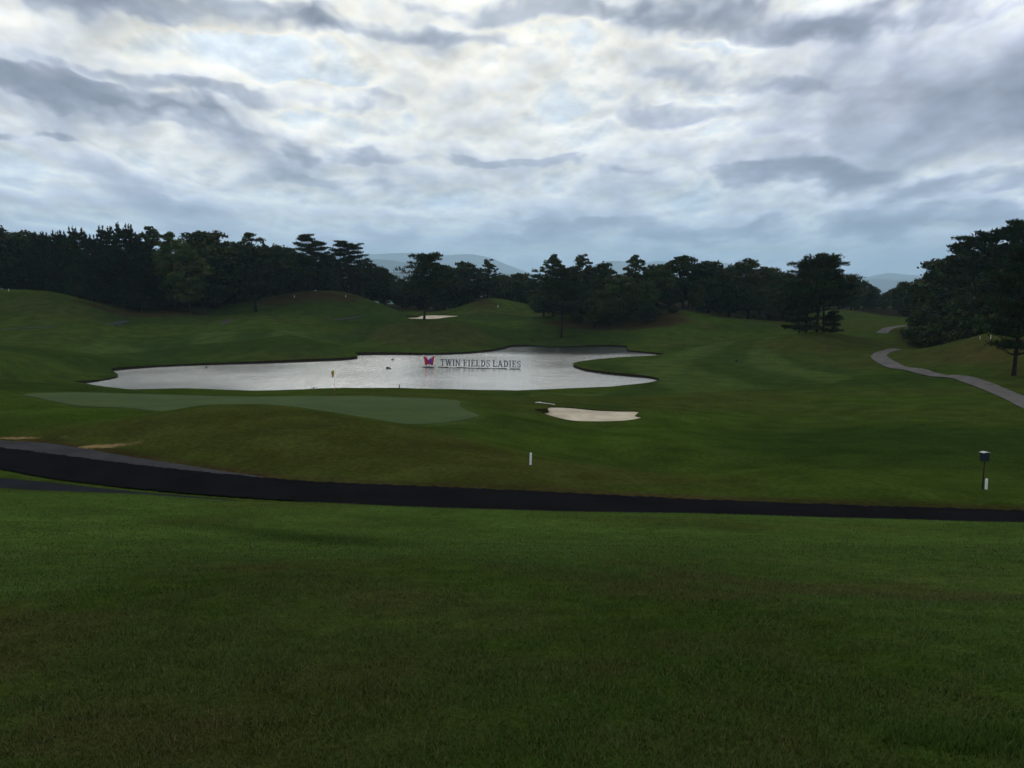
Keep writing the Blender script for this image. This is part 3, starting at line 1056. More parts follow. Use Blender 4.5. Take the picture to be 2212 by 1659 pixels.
# roads
def strip(name, up, lo, mat, lift, nw=6, step=.5):
    n = max(len(up), len(lo))

    def res(p, k):
        p = smooth_loop(p, 2, False)
        s = np.concatenate([[0], np.cumsum(np.linalg.norm(np.diff(p, axis=0), axis=1))])
        t = np.linspace(0, s[-1], k)
        return np.column_stack([np.interp(t, s, p[:, 0]), np.interp(t, s, p[:, 1])])
    k = 420
    a, b = res(up, k), res(lo, k)
    w = np.linspace(0, 1, nw)
    P = a[:, None, :] * (1 - w[None, :, None]) + b[:, None, :] * w[None, :, None]
    jit = np.random.default_rng(3)
    P[:, 0, 1] += .06 * jit.normal(size=k)
    P[:, -1, 1] += .06 * jit.normal(size=k)
    Z = road_z(P[..., 0]) + lift + .04 * np.sin(math.pi * w)[None]
    V = np.dstack([P, Z]).reshape(-1, 3)
    F = np.array([(i * nw + j, (i + 1) * nw + j, (i + 1) * nw + j + 1, i * nw + j + 1) for i in range(k - 1) for j in range(nw - 1)])
    me = mesh_np(name, V, F, True)
    if me.polygons[0].normal.z < 0:
        me.flip_normals()
    return tag(link(name, me, mat), kind='structure')


strip('service_road', ROAD_UP, ROAD_LO, MAT['asphalt'], .0)
sheet('old_path', smooth_loop(OLD, 1), .6, lambda x, y: road_z(x) - .022, MAT['old_asphalt'])
sheet('side_path', smooth_loop(SPUR, 1), .6, lambda x, y: road_z(x) - .03, MAT['spur'])


def ribbon(name, px, width, mat, d0, d1, lift=.05):
    p = smooth_loop(hits(px, d0, d1), 3, False)
    t = np.gradient(p, axis=0)
    t /= np.linalg.norm(t, axis=1, keepdims=True) + 1e-9
    nr = np.stack([-t[:, 1], t[:, 0]], -1)
    nw = 5
    w = np.linspace(-.5, .5, nw) * width
    P = p[:, None, :] + nr[:, None, :] * w[None, :, None]
    Z = height(P[..., 0], P[..., 1])
    Z = Z * .5 + Z.mean(1, keepdims=True) * .5 + lift
    Z = np.maximum(Z, height(P[..., 0], P[..., 1]) + .03)
    V = np.dstack([P, Z]).reshape(-1, 3)
    k = len(p)
    F = np.array([(i * nw + j, (i + 1) * nw + j, (i + 1) * nw + j + 1, i * nw + j + 1) for i in range(k - 1) for j in range(nw - 1)])
    me = mesh_np(name, V, F, True)
    if me.polygons[0].normal.z < 0:
        me.flip_normals()
    return tag(link(name, me, mat), kind='structure')


ribbon('cart_path', [(2300, 905), (2212, 869.4), (2171.6, 851), (2138, 835.7), (2095, 822.6), (2040, 812), (1978.6, 803.6), (1929.5, 791.3), (1903.5, 778.4), (1896, 769), (1906, 762.2), (1925, 757.5), (1943, 754.5)], 2.6, MAT['path'], 60, 230)
ribbon('cart_path', [(1905, 720), (1912, 712), (1929.5, 707), (1956, 702.5)], 2.8, MAT['path'], 190, 330)
ribbon('cart_path', [(-60, 716), (0, 712.5), (60, 708.5), (120, 707)], 1.5, MAT['old_asphalt'], 150, 230)
ribbon('cart_path', [(235, 701), (255, 697.5), (276, 694)], 1.8, MAT['old_asphalt'], 170, 240)
ribbon('cart_path', [(482, 699.5), (492, 694), (503, 690)], 1.9, MAT['old_asphalt'], 170, 240)
ribbon('cart_path', [(720, 692), (750, 688), (778, 685)], 1.2, MAT['old_asphalt'], 200, 262)

# far ranges: real ridges standing 6 to 26 km away
def mount_mat(name, col):
    m, N, b = mat_new(name)
    tc = N.n('ShaderNodeTexCoord')
    n = N.noise(tc.outputs['Object'], .004, 8, .65).outputs[0]
    c = N.vm('SCALE', (*col,))
    N.t.links.new(N.mapr(n, .3, .7, .6, 1.4), c.node.inputs['Scale'])
    N.t.links.new(c, b.inputs['Base Color'])
    b.inputs['Roughness'].default_value = 1
    b.inputs['Specular IOR Level'].default_value = 0
    return m


MAT['forest_hill'] = mount_mat('forested_slope', (.030, .045, .030))


def ridge(pts, Y, depth, seed):
    """pts: skyline as (x, y) in survey units"""
    xs = np.array([p[0] for p in pts], float)
    ys = np.array([p[1] for p in pts], float)
    x = np.arange(xs[0], xs[-1], 3.0)
    y = np.interp(x, xs, ys)
    yy = y + (620 - y) * .09
    for _ in range(12):
        yy[1:-1] = .25 * yy[:-2] + .5 * yy[1:-1] + .25 * yy[2:]
    a, b = ray(x, yy)
    X0, top = a * Y, b * Y
    top = top + Y * .0030 * (fbm(X0, np.zeros_like(X0) + seed, Y * .05, 5, seed) - .5)
    rows = np.linspace(-1, 1, 25)
    base = -70.0
    VV = []
    for r in rows:
        prof = np.clip(1 - abs(r), 0, 1) ** 1.15
        yv = Y + r * depth + depth * .25 * (fbm(X0, np.zeros_like(X0) + r * depth, depth * .6, 3, seed + 3) - .5) * (1 - prof)
        z = base + (top - base) * prof * (1 + .5 * (1 - prof) * (fbm(X0, np.zeros_like(X0) + r * depth, depth * .5, 4, seed + 1) - .5))
        VV.append(np.stack([X0, yv, z], -1))
    V = np.array(VV)
    nr, nc = V.shape[:2]
    i, j = np.meshgrid(np.arange(nr - 1), np.arange(nc - 1), indexing='ij')
    F = np.stack([i * nc + j, i * nc + j + 1, (i + 1) * nc + j + 1, (i + 1) * nc + j], -1).reshape(-1, 4)
    me = mesh_np('mountain_range', V.reshape(-1, 3), F, True)
    tag(link('mountain_range', me, MAT['forest_hill']), kind='structure')


ridge([(-500, 590), (-100, 560), (200, 548), (300, 552), (420, 560), (560, 540), (620, 527), (680, 532), (740, 545), (800, 540), (860, 539), (920, 541), (960, 545), (1020, 542), (1060, 550), (1100, 568), (1150, 588), (1210, 600), (1260, 580), (1300, 560), (1340, 556), (1380, 563), (1420, 556), (1450, 562), (1500, 575), (1540, 565), (1565, 560), (1600, 575), (1680, 590), (1760, 600), (1840, 605), (1880, 595), (1920, 588), (1960, 592), (2050, 600), (2200, 590), (2500, 580), (2900, 600)], 18000, 3600, 3)
ridge([(500, 615), (640, 590), (740, 562), (800, 553), (840, 556), (900, 566), (1000, 578), (1080, 585), (1160, 600), (1240, 612)], 11000, 2000, 7)
ridge([(-500, 590), (-100, 520), (20, 489), (60, 490), (130, 502), (200, 520), (300, 545), (420, 590)], 9500, 1800, 5)
ridge([(1700, 625), (1840, 606), (1900, 598), (1960, 604), (2040, 612), (2120, 622)], 13500, 2000, 9)
ridge([(600, 625), (780, 596), (860, 583), (960, 600), (1050, 615), (1200, 628)], 6500, 1200, 11)

HAZE_DENSITY = 8e-5

# ------------------------------------------------------------------ trees
def leaf_mat(name, k, rough=.65):
    m, N, b = mat_new(name)
    at_ = N.n('ShaderNodeVertexColor', layer_name='col')
    oi = N.n('ShaderNodeObjectInfo')
    c = N.vm('SCALE', N.vm('MULTIPLY', at_.outputs[0], k))
    N.t.links.new(N.mapr(oi.outputs['Random'], 0, 1, .75, 1.25, False), c.node.inputs['Scale'])
    N.t.links.new(c, b.inputs['Base Color'])
    b.inputs['Roughness'].default_value = rough
    b.inputs['Specular IOR Level'].default_value = .05
    return m


MAT['leaf'] = leaf_mat('foliage', (1, 1, 1))
MAT['bark'] = plain('bark', (.016, .012, .009), .95, var=.4, scale=1.6, spec=.1)
MAT['pine_bark'] = plain('pine_bark', (.017, .011, .008), .95, var=.4, scale=1.6, spec=.1)
RNG = np.random.default_rng(11)


def unit(n, rng):
    v = rng.normal(size=(n, 3))
    return v / np.linalg.norm(v, axis=1, keepdims=True)


def cards(cen, size, aspect, rng, axis=None, col=None):
    """diamond-shaped leaf clumps: centre, half-length, width ratio"""
    n = len(cen)
    a = unit(n, rng) if axis is None else axis
    b = np.cross(a, unit(n, rng))
    b /= np.linalg.norm(b, axis=1, keepdims=True) + 1e-9
    s = size[:, None]
    w = (size * aspect)[:, None]
    V = np.stack([cen - a * s, cen + b * w, cen + a * s, cen - b * w], 1).reshape(-1, 3)
    F = np.arange(4 * n).reshape(-1, 4)
    C_ = np.repeat(col, 4, 0)
    return V, F, C_


def crown_mesh(name, cl, rng, leaf, aspect=.55, tone=(.030, .048, .016), up=0.35, axis_mode=None, fill=1.0):
    """cl: rows of (x,y,z, rx,ry,rz, count)"""
    Vs, Fs, Cs = [], [], []
    base = 0
    for (x, y, z, rx, ry, rz, cnt) in cl:
        n = int(cnt * fill)
        u = unit(n, rng)
        u[:, 2] = np.where(u[:, 2] < -.35, -u[:, 2] * .6, u[:, 2])
        r = rng.random(n) ** .38
        lump = 1 + .22 * np.sin(u[:, 0] * 5 + x * 3) * np.cos(u[:, 1] * 4 + y * 2) + .12 * rng.normal(size=n)
        p = np.column_stack([x + u[:, 0] * rx * r * lump, y + u[:, 1] * ry * r * lump, z + u[:, 2] * rz * r * lump])
        sz = leaf * (.55 + .9 * rng.random(n))
        ax = None
        if axis_mode == 'needle':
            ax = u * np.array([1, 1, .5]) + np.array([0, 0, .75]) + .35 * rng.normal(size=(n, 3))
            ax /= np.linalg.norm(ax, axis=1, keepdims=True)
        t = np.array(tone) * (.8 + .4 * rng.random())
        col = t[None] * (.7 + .6 * rng.random((n, 1))) * np.array([1 + .25 * rng.normal(), 1, 1])[None].clip(.6, 1.5)
        V, F, C_ = cards(p, sz, aspect, rng, ax, col)
        Vs.append(V)
        Fs.append(F + base)
        Cs.append(C_)
        base += len(V)
    return mesh_np(name, np.vstack(Vs), np.vstack(Fs), False, np.vstack(Cs))


def limb(mb, a, b, r0, r1, rng, n=6, sag=.0):
    a, b = Vector(a), Vector(b)
    L = (b - a).length
    pts = []
    for k in range(5):
        t = k / 4
        p = a.lerp(b, t) + Vector((rng.normal(), rng.normal(), rng.normal())) * L * .035 * math.sin(math.pi * t)
        p.z += sag * L * math.sin(math.pi * t)
        pts.append(p)
    mb.tube(pts, [r0 + (r1 - r0) * k / 4 for k in range(5)], n)


def make_broadleaf(seed, H, W, low, nclump, leaf, gap, tone, cnt=230, cr=.085):
    rng = np.random.default_rng(seed)
    mb = MB()
    lean = rng.normal(size=2) * .03 * H
    top = Vector((lean[0], lean[1], H * .82))
    pts = [Vector((lean[0] * t + .12 * math.sin(5 * t + seed), lean[1] * t, H * .82 * t - .5 * (t == 0))) for t in (0, .15, .3, .5, .7, .85, 1)]
    r0 = H * .018 + .06
    mb.tube(pts, [r0 * q for q in (1.35, 1.0, .85, .66, .45, .28, .12)], 8)
    cl = []
    zc, hh = H * (low + 1) / 2, H * (1 - low) / 2
    k = 0
    tries = 0
    while k < nclump and tries < 4000:
        tries += 1
        u = rng.uniform(-1, 1, 3)
        q = np.linalg.norm(u)
        if q > 1 or q < gap:
            continue
        # egg-shaped: wide below the middle, uneven in plan
        wz = W / 2 * (1 - .38 * max(u[2], 0) - .12 * max(-u[2], 0)) * (1 + .18 * math.sin(3 * math.atan2(u[1], u[0]) + seed))
        c = np.array([u[0] * wz, u[1] * wz, zc + u[2] * hh * .9])
        r = W * cr * (1 + 1.0 * rng.random())
        cl.append((c[0] + lean[0] * c[2] / H, c[1] + lean[1] * c[2] / H, c[2], r * 1.15, r * 1.15, r * .85, cnt * (.6 + .8 * rng.random())))
        k += 1
    for c in cl[::3]:
        z0 = max(min(c[2] - .15 * H, .7 * H), low * H * .7 + .12 * H)
        f = z0 / (H * .82)
        limb(mb, (lean[0] * f, lean[1] * f, z0), (c[0], c[1], c[2]), r0 * .42, .03, rng, 5, .05)
    return crown_mesh('crown', cl, rng, leaf, .6, tone), mb.mesh('trunk', True)


def make_pine(seed, H, W, low, tiers, leaf, tone=(.015, .026, .007), lean=.04, twin=False, cnt=170):
    """old red pine: bare trunk, level limbs carrying flat pads of needles"""
    rng = np.random.default_rng(seed)
    mb = MB()
    ph = rng.random() * 6
    sway = H * lean

    def axis(t):
        return Vector((sway * math.sin(2.2 * t + ph) - sway * math.sin(ph), sway * .6 * (math.cos(1.9 * t + ph) - math.cos(ph)), H * .97 * t))
    ts = [0, .06, .15, .3, .45, .6, .75, .88, 1]
    r0 = H * .016 + .05
    pts = [axis(t) for t in ts]
    pts[0].z = -.6
    mb.tube(pts, [r0 * q for q in (1.5, 1.15, 1, .9, .78, .62, .45, .28, .1)], 9)
    cl = []
    for i in range(tiers):
        f = (i + .3 * rng.random()) / max(tiers - 1, 1)
        t = min(low + (1 - low) * f, .99)
        c = axis(t)
        prof = (.42 + .58 * math.sin(math.pi * min(1, f * .82 + .24))) * (.8 + .4 * rng.random())
        nb = 7 if f < .75 else 5
        a0 = rng.random() * 6.28
        for k in range(nb):
            a = a0 + k * 6.283 / nb + rng.normal() * .35
            L = W / 2 * prof * (.5 + .6 * rng.random())
            e = c + Vector((math.cos(a) * L, math.sin(a) * L, L * (.06 + .22 * rng.random()) + .02 * H * f))
            limb(mb, c - Vector((0, 0, .02 * H)), e, r0 * .34 * (1 - .5 * f), .03, rng, 5, -.05)
            for q in (1.0, .68, .4) if L > W * .25 else (1.0, .55):
                p = c.lerp(e, q)
                r = W * (.075 + .06 * rng.random()) * (1.05 - .3 * f)
                cl.append((p.x + rng.normal() * .25, p.y + rng.normal() * .25, p.z + r * (.2 + .3 * rng.random()), r * 1.25, r * 1.25, r * (.38 + .3 * rng.random()), cnt * (.5 + .6 * rng.random())))
    c = axis(1)
    for k in range(4):
        r = W * .085
        cl.append((c.x + rng.normal() * r, c.y + rng.normal() * r, c.z - .2 + .02 * H * rng.normal(), r * 1.2, r * 1.2, r * .5, cnt))
    return crown_mesh('crown', cl, rng, leaf, .26, tone, axis_mode='needle'), mb.mesh('trunk', True)


def make_candle(seed, H, W, low, tone=(.014, .024, .007), cnt=110):
    """vigorous young pine: whorls to the ground, upright shoots at the top"""
    rng = np.random.default_rng(seed)
    mb = MB()
    r0 = H * .014 + .05
    mb.tube([(0, 0, -.5), (.05, 0, H * .3), (0, .06, H * .65), (0, 0, H)], [r0 * 1.3, r0, r0 * .55, .03], 8)
    cl = []
    n = 15
    for i in range(n):
        f = i / (n - 1)
        z = H * (low + (.97 - low) * f)
        R_ = W / 2 * (1 - f ** 2.2 * .62) * (.75 + .25 * min(1, f * 5))
        nb = 7 if f < .6 else 5
        a0 = rng.random() * 6.28
        for k in range(nb):
            a = a0 + k * 6.283 / nb + rng.normal() * .2
            L = R_ * (.7 + .4 * rng.random())
            e = Vector((math.cos(a) * L, math.sin(a) * L, z + L * (.2 + .35 * f)))
            if k % 2 == 0:
                limb(mb, (0, 0, z - .02 * H), e, r0 * .3, .02, rng, 4)
            r = W * .10 * (1.1 - .45 * f)
            cl.append((e.x, e.y, e.z, r, r, r * .9, cnt))
            cl.append((e.x * .55, e.y * .55, z + (e.z - z) * .5, r * 1.2, r * 1.2, r * .8, cnt))
            if f > .5:          # upright shoot
                cl.append((e.x, e.y, e.z + r * 1.5, r * .26, r * .26, r * 1.5, cnt * .45))
    for k in range(5):
        a = k * 1.256
        cl.append((math.cos(a) * .7, math.sin(a) * .7, H * (.93 + .04 * rng.random()), .2, .2, H * .05, cnt * .5))
    cl.append((0, 0, H * .97, .16, .16, H * .05, cnt * .6))
    return crown_mesh('crown', cl, rng, .26, .22, tone, axis_mode='needle'), mb.mesh('trunk', True)


def make_shrub(seed, H, W, tone):
    rng = np.random.default_rng(seed)
    mb = MB()
    cl = []
    for k in range(16):
        a, r = rng.random() * 6.28, W / 2 * math.sqrt(rng.random()) * .8
        z = H * (.25 + .6 * rng.random() * (1 - (r / W) ** 2))
        q = W * .16
        cl.append((math.cos(a) * r, math.sin(a) * r, z, q * 1.2, q * 1.2, q, 190))
        limb(mb, (rng.normal() * .1, rng.normal() * .1, -.2), (math.cos(a) * r, math.sin(a) * r, z), .05, .015, rng, 4)
    return crown_mesh('crown', cl, rng, .24, .6, tone), mb.mesh('stems', True)


DK, MD, LT = (.017, .028, .007), (.023, .037, .008), (.034, .052, .011)
KIND = {}


def reg(k, H, meshes, bark):
    for m_, mt in zip(meshes, (MAT['leaf'], MAT[bark])):
        m_.materials.append(mt)
    KIND.setdefault(k, []).append((H, meshes[0], meshes[1]))


for s, (H, W, low) in enumerate([(14, 10, .04), (14, 11, .06), (14, 9.5, .02), (14, 10.5, .06), (14, 12, .05)]):
    reg('B', H, make_broadleaf(100 + s, H, W, low, 120, .27, .38, DK if s % 2 else MD, 190, .068), 'bark')
for s, (H, W, low) in enumerate([(15, 8.5, .25), (15, 7.5, .22), (15, 9.0, .25)]):
    reg('A', H, make_broadleaf(200 + s, H, W, low, 135, .20, .45, MD, 75, .048), 'bark')
for s, (H, W, low) in enumerate([(14, 7.5, .08), (14, 6.8, .06)]):
    reg('L', H, make_broadleaf(300 + s, H, W, low, 120, .20, .3, LT, 130, .06), 'bark')
for s, (H, W, low, ti) in enumerate([(16, 10, .45, 7), (16, 8.5, .4, 8), (16, 9.5, .5, 6)]):
    reg('P', H, make_pine(400 + s, H, W, low, ti, .34, cnt=85), 'pine_bark')
for s, (H, W, low, ti) in enumerate([(18, 10, .16, 11), (18, 11, .2, 10)]):
    reg('Q', H, make_pine(420 + s, H, W, low, ti, .34, cnt=100), 'pine_bark')
reg('W', 15, make_pine(440, 15, 13, .38, 9, .34, cnt=120), 'pine_bark')
reg('W', 15, make_pine(441, 15, 12, .38, 9, .34, cnt=120), 'pine_bark')
reg('R', 6, make_pine(445, 6, 8, .10, 5, .30, cnt=110, lean=.02), 'pine_bark')
reg('E', 14, make_broadleaf(500, 14, 6.2, .14, 90, .26, .2, (.013, .020, .009), 240), 'bark')
for s in range(3):
    reg('C', 14, make_candle(600 + s, 14, 6.6 + .6 * s, .06), 'pine_bark')
for s in range(2):
    reg('S', 3.0, make_shrub(700 + s, 3.0, 5.0, DK if s else MD), 'bark')
for k in KIND:
    for H, c, t in KIND[k]:
        pass
print('TRITREE', sum(2 * len(c.polygons) + 2 * len(t.polygons) for k in KIND for H, c, t in KIND[k]))
TREE_N = 0


def plant(kind, X, Y, H, label, group, name, rot=None, wide=1.0, var=None, cat='tree', tilt=0.0, dz=-.15):
    global TREE_N
    TREE_N += 1
    rr = random.Random(TREE_N * 7919)
    H0, cm, tm = KIND[kind][(TREE_N if var is None else var) % len(KIND[kind])]
    root = link(name, None)
    root.location = (X, Y, hz(X, Y) + dz)
    s = H / H0
    root.scale = (s * wide, s * wide, s)
    root.rotation_euler = (0, tilt, rr.random() * 6.28 if rot is None else rot)
    tag(root, label, cat, group)
    link('crown', cm, None, root)
    link('stems' if kind == 'S' else 'trunk', tm, None, root)
    return root


def tree_px(kind, x, ytop, Y, label, group, name, **k):
    p = at(x, ytop, Y)
    H = max(p.z - hz(p.x, Y), 2.0) * (.93 if kind == 'C' else 1)
    if kind == 'B' and 'wide' not in k:
        k['wide'] = 1.05 + .4 * random.Random(int(x * 31 + Y)).random()
    return plant(kind, p.x, Y, H, label, group, name, **k)


T = tree_px
# wood along the foot of the fields beyond the path with the small footbridge-grey strips
gW = 'trees of the wood behind the grassy hill and the long pond bank'
lb = {'B': ('broadleaf_tree', 'dark round-headed broadleaf tree in the wood behind the grassy hill'),
      'C': ('young_pine', 'dark dense pine with upright shoots in the wood behind the grassy hill'),
      'A': ('broadleaf_tree', 'thin-topped airy broadleaf tree rising out of the wood behind the grassy hill'),
      'L': ('broadleaf_tree', 'paler green feathery tree at the edge of the wood behind the grassy hill'),
      'P': ('red_pine', 'tall pine with bare trunk and layered top above the brown-topped hill')}
gg = {'B': 'broadleaf trees behind the grassy hill', 'C': 'young pines behind the grassy hill', 'A': 'airy trees behind the grassy hill', 'L': 'paler trees behind the grassy hill', 'P': 'tall pines above the brown-topped hill'}
ORD = ['first', 'second', 'third', 'fourth', 'fifth', 'sixth', 'seventh', 'eighth', 'ninth']
OWN = {x: 'dark young pine with upright shoots, %s away from the pale feathery trees' % ORD[i] for i, x in enumerate((300, 268, 229, 197, 165, 128, 88))}
OWN.update({325: 'airy thin-topped tree rising between the young pines and the pale feathery trees', 372: 'taller pale green feathery tree next to the young pines', 404: 'lower pale green feathery tree in front of its taller twin',
            450: 'round-headed dark tree between the pale feathery trees and the lone evergreen', 503: 'lower dark tree just behind the lone evergreen, towards the feathery trees', 546: 'airy thin-topped tree rising straight behind the lone evergreen',
            590: 'dark tree between the lone evergreen and the close-set pine pair', 628: 'low dark tree next to the close-set pine pair', 706: 'low dark tree squeezed between the two pairs of tall pines',
            663: 'taller pine of the close-set pair nearer the lone evergreen', 686: 'shorter pine of the close-set pair nearer the lone evergreen', 734: 'tall bare-trunked pine on the brown-topped hill, upright one of its pair', 762: 'tall bare-trunked pine at the shoulder of the brown-topped hill',
            45: 'dark round-headed tree behind the bare crest of the grassy hill', 5: 'dark broad tree above the crest of the grassy hill by the tiny stake'})
for kd, x, y, Y in [('B', -120, 478, 240), ('B', -55, 486, 238), ('B', 5, 489, 240), ('B', 45, 497, 258), ('C', 88, 506, 241), ('C', 128, 501, 238), ('C', 165, 496, 236), ('C', 197, 511, 241),
                    ('C', 229, 492, 236), ('C', 268, 489, 234), ('C', 300, 517, 231), ('A', 325, 484, 240), ('L', 372, 491, 234), ('L', 404, 516, 229), ('B', 450, 495, 243), ('B', 503, 519, 248),
                    ('A', 546, 497, 252), ('B', 590, 528, 255), ('B', 628, 541, 262), ('P', 663, 511, 262), ('P', 686, 524, 265), ('B', 706, 547, 268), ('P', 734, 523, 262), ('P', 762, 531, 264)]:
    nm, l_ = lb[kd]
    T(kd, x, y, Y, OWN.get(x, l_), gg[kd], nm)
rr = random.Random(5)
for x in range(-150, 480, 34):
    T('B', x, 540 + rr.random() * 40, 248 + rr.random() * 10 if x < 420 else 256, 'shorter dark tree filling the middle of the wood behind the grassy hill', 'understorey trees behind the grassy hill', 'broadleaf_tree')
for x in range(-170, 640, 46):
    T('B', x, 525 + rr.random() * 28, 275 + rr.random() * 20, 'dark tree deep at the back of the wood behind the grassy hill', 'back-row trees behind the grassy hill', 'broadleaf_tree')
for x in range(500, 800, 32):
    T('B', x, 562 + rr.random() * 24, 270 + rr.random() * 12, 'dark tree in the wood just behind the brown-topped hill', 'trees behind the brown-topped hill', 'broadleaf_tree')
for x in range(190, 470, 30):
    T('S', x, 628 + rr.random() * 14, 240 + rr.random() * 4, 'low dark shrub at the foot of the wood behind the grassy hill', 'shrubs at the foot of the hill wood', 'shrub', cat='shrub', wide=.8)
for x in (470, 492, 512, 530, 575):
    T('B', x, 590 + rr.random() * 12, 258, 'short dark tree in the hollow behind the lone evergreen', 'short trees behind the lone evergreen', 'broadleaf_tree')
    T('S', x, 648, 254, 'low dark shrub in the hollow behind the lone evergreen', 'shrubs behind the lone evergreen', 'shrub', cat='shrub')
T('E', 548, 532, 232, 'lone dark column-shaped evergreen standing on the open grass with a bare stem', None, 'evergreen_tree', var=0)
# wood behind the far bunker
lbl, g = 'dark broadleaf tree in the wood behind the far white bunker', 'trees behind the far bunker'
for x, y, Y in [(800, 565, 278), (832, 590, 290), (868, 602, 296), (905, 600, 298), (960, 570, 292), (992, 564, 286), (1090, 592, 300), (1128, 587, 296), (1155, 604, 290), (1185, 612, 300)]:
    T('B', x, y, Y, lbl, g, 'broadleaf_tree')
T('A', 1050, 555, 290, 'taller thin-topped tree above the wood behind the far white bunker', None, 'broadleaf_tree')
for x in range(790, 1200, 38):
    T('B', x, 612 + rr.random() * 16, 315 + rr.random() * 12, 'dark tree deep in the wood far behind the far white bunker', 'back-row trees behind the far bunker', 'broadleaf_tree')
for x in range(880, 1180, 34):
    T('S', x, 650 + rr.random() * 8, 300, 'low dark shrub under the wood behind the far white bunker', 'shrubs behind the far bunker', 'shrub', cat='shrub')
# single pines
T('W', 915, 555, 213, 'broad layered pine alone on the mound between the pond and the far bunker', None, 'red_pine', var=0, rot=.6, wide=.92)
T('W', 1213, 588, 222, 'tall bare-trunked pine at the pond edge in front of the grove', None, 'red_pine', var=1, rot=2.0, wide=1.0)
# grove on the brown bank
lbl, g = 'dark broadleaf tree of the grove on the brown bank past the pond', 'broadleaf trees of the grove past the pond'
lba, ga = 'open-topped tree showing sky through its crown in the grove past the pond', 'open-topped trees of the grove past the pond'
OWN2 = {1195: 'open-topped tree showing sky through its crown behind the pond-edge pine', 1257: 'open-topped tree next to the one behind the pond-edge pine', 1372: 'open-topped tree standing up above the middle of the grove past the pond',
        1662: 'tall dark tree of the grove behind the pale yellow-green tree', 1620: 'tallest dark tree of the grove beside the pale yellow-green tree', 1695: 'dark tree of the grove nearest the three pines'}
OWN2.update({x: 'lower dark tree at the front of the grove on the brown bank' for x in (1235, 1285, 1340, 1395, 1445, 1505, 1555, 1175, 1320, 1400)})
for kd, x, y, Y in [('A', 1195, 545, 246), ('A', 1257, 544, 247), ('B', 1305, 566, 250), ('A', 1372, 547, 250), ('B', 1420, 568, 246), ('B', 1478, 549, 250), ('B', 1530, 561, 250), ('B', 1578, 576, 255),
                    ('B', 1620, 557, 262), ('B', 1662, 574, 268), ('B', 1695, 584, 272), ('B', 1235, 592, 240), ('B', 1285, 600, 242), ('B', 1340, 592, 240), ('B', 1395, 604, 236), ('B', 1445, 606, 242), ('B', 1505, 608, 244), ('B', 1555, 610, 250), ('B', 1175, 622, 246), ('B', 1320, 640, 233), ('B', 1400, 650, 231)]:
    T(kd, x, y, Y, OWN2.get(x, lbl), ga if kd == 'A' else g if y < 590 else 'lower trees of the grove past the pond', 'broadleaf_tree')
for x in range(1180, 1720, 44):
    T('B', x, 590 + rr.random() * 18, 282 + rr.random() * 12, 'dark tree at the back of the grove past the pond', 'back-row trees of the grove past the pond', 'broadleaf_tree')
T('L', 1284, 630, 231, 'small pale green tree at the front of the grove past the pond', None, 'broadleaf_tree', wide=1.1)
T('L', 1640, 604, 256, 'pale yellow-green tree at the end of the grove past the pond', None, 'broadleaf_tree', wide=1.4)
for x in (1250, 1300, 1345, 1385, 1420, 1455, 1520, 1560, 1600, 1640):
    T('S', x, 668 + rr.random() * 10, 236 if x < 1460 else 250, 'low dark shrub on the brown bank of the grove past the pond', 'shrubs of the grove past the pond', 'shrub', cat='shrub')
# three pines on their mound
for i, (x, xt, y) in enumerate([(1746, 1742, 572), (1770, 1764, 558), (1784, 1800, 574)]):
    T('W', x, y, 190.5 + [1.2, 0, 1.0][i], ['leftmost', '', ''][i] and 'thickest of the three pines clustered on the mound beside the fairway' or ['', 'tallest of the three pines clustered on the mound beside the fairway', 'outward-leaning pine of the three clustered on the mound beside the fairway'][i],
      'three pines on the mound', 'red_pine', var=i, rot=[.4, 2.4, 4.2][i], wide=[1.0, 1.05, .95][i], tilt=[-.03, -.02, .05][i])
T('R', 1728, 655, 192.5, 'low spreading pine bush with level limbs at the foot of the three pines', None, 'pine_bush', cat='shrub', wide=1.0, var=0)
T('R', 1797, 676, 193, 'smaller low pine bush tucked against the stems of the three pines', None, 'pine_bush', cat='shrub', wide=.8, var=0)
# far wood down the fairway
lbl, g = 'distant dark tree in the far wood at the end of the fairway', 'trees of the far wood'
for x, y, Y in [(1700, 600, 350), (1740, 605, 355), (1815, 598, 352), (1842, 594, 350), (1868, 606, 358), (1893, 622, 395), (1912, 632, 410), (1932, 622, 390), (1955, 606, 350), (1985, 599, 330), (2015, 594, 312), (2045, 584, 295), (1790, 600, 360),
                (1850, 640, 362), (1880, 645, 372), (1910, 650, 385), (1940, 645, 370), (1970, 640, 345), (2000, 632, 330), (2030, 625, 318), (1820, 630, 355), (1780, 628, 350)]:
    T('B', x, y, Y, lbl, g, 'broadleaf_tree')
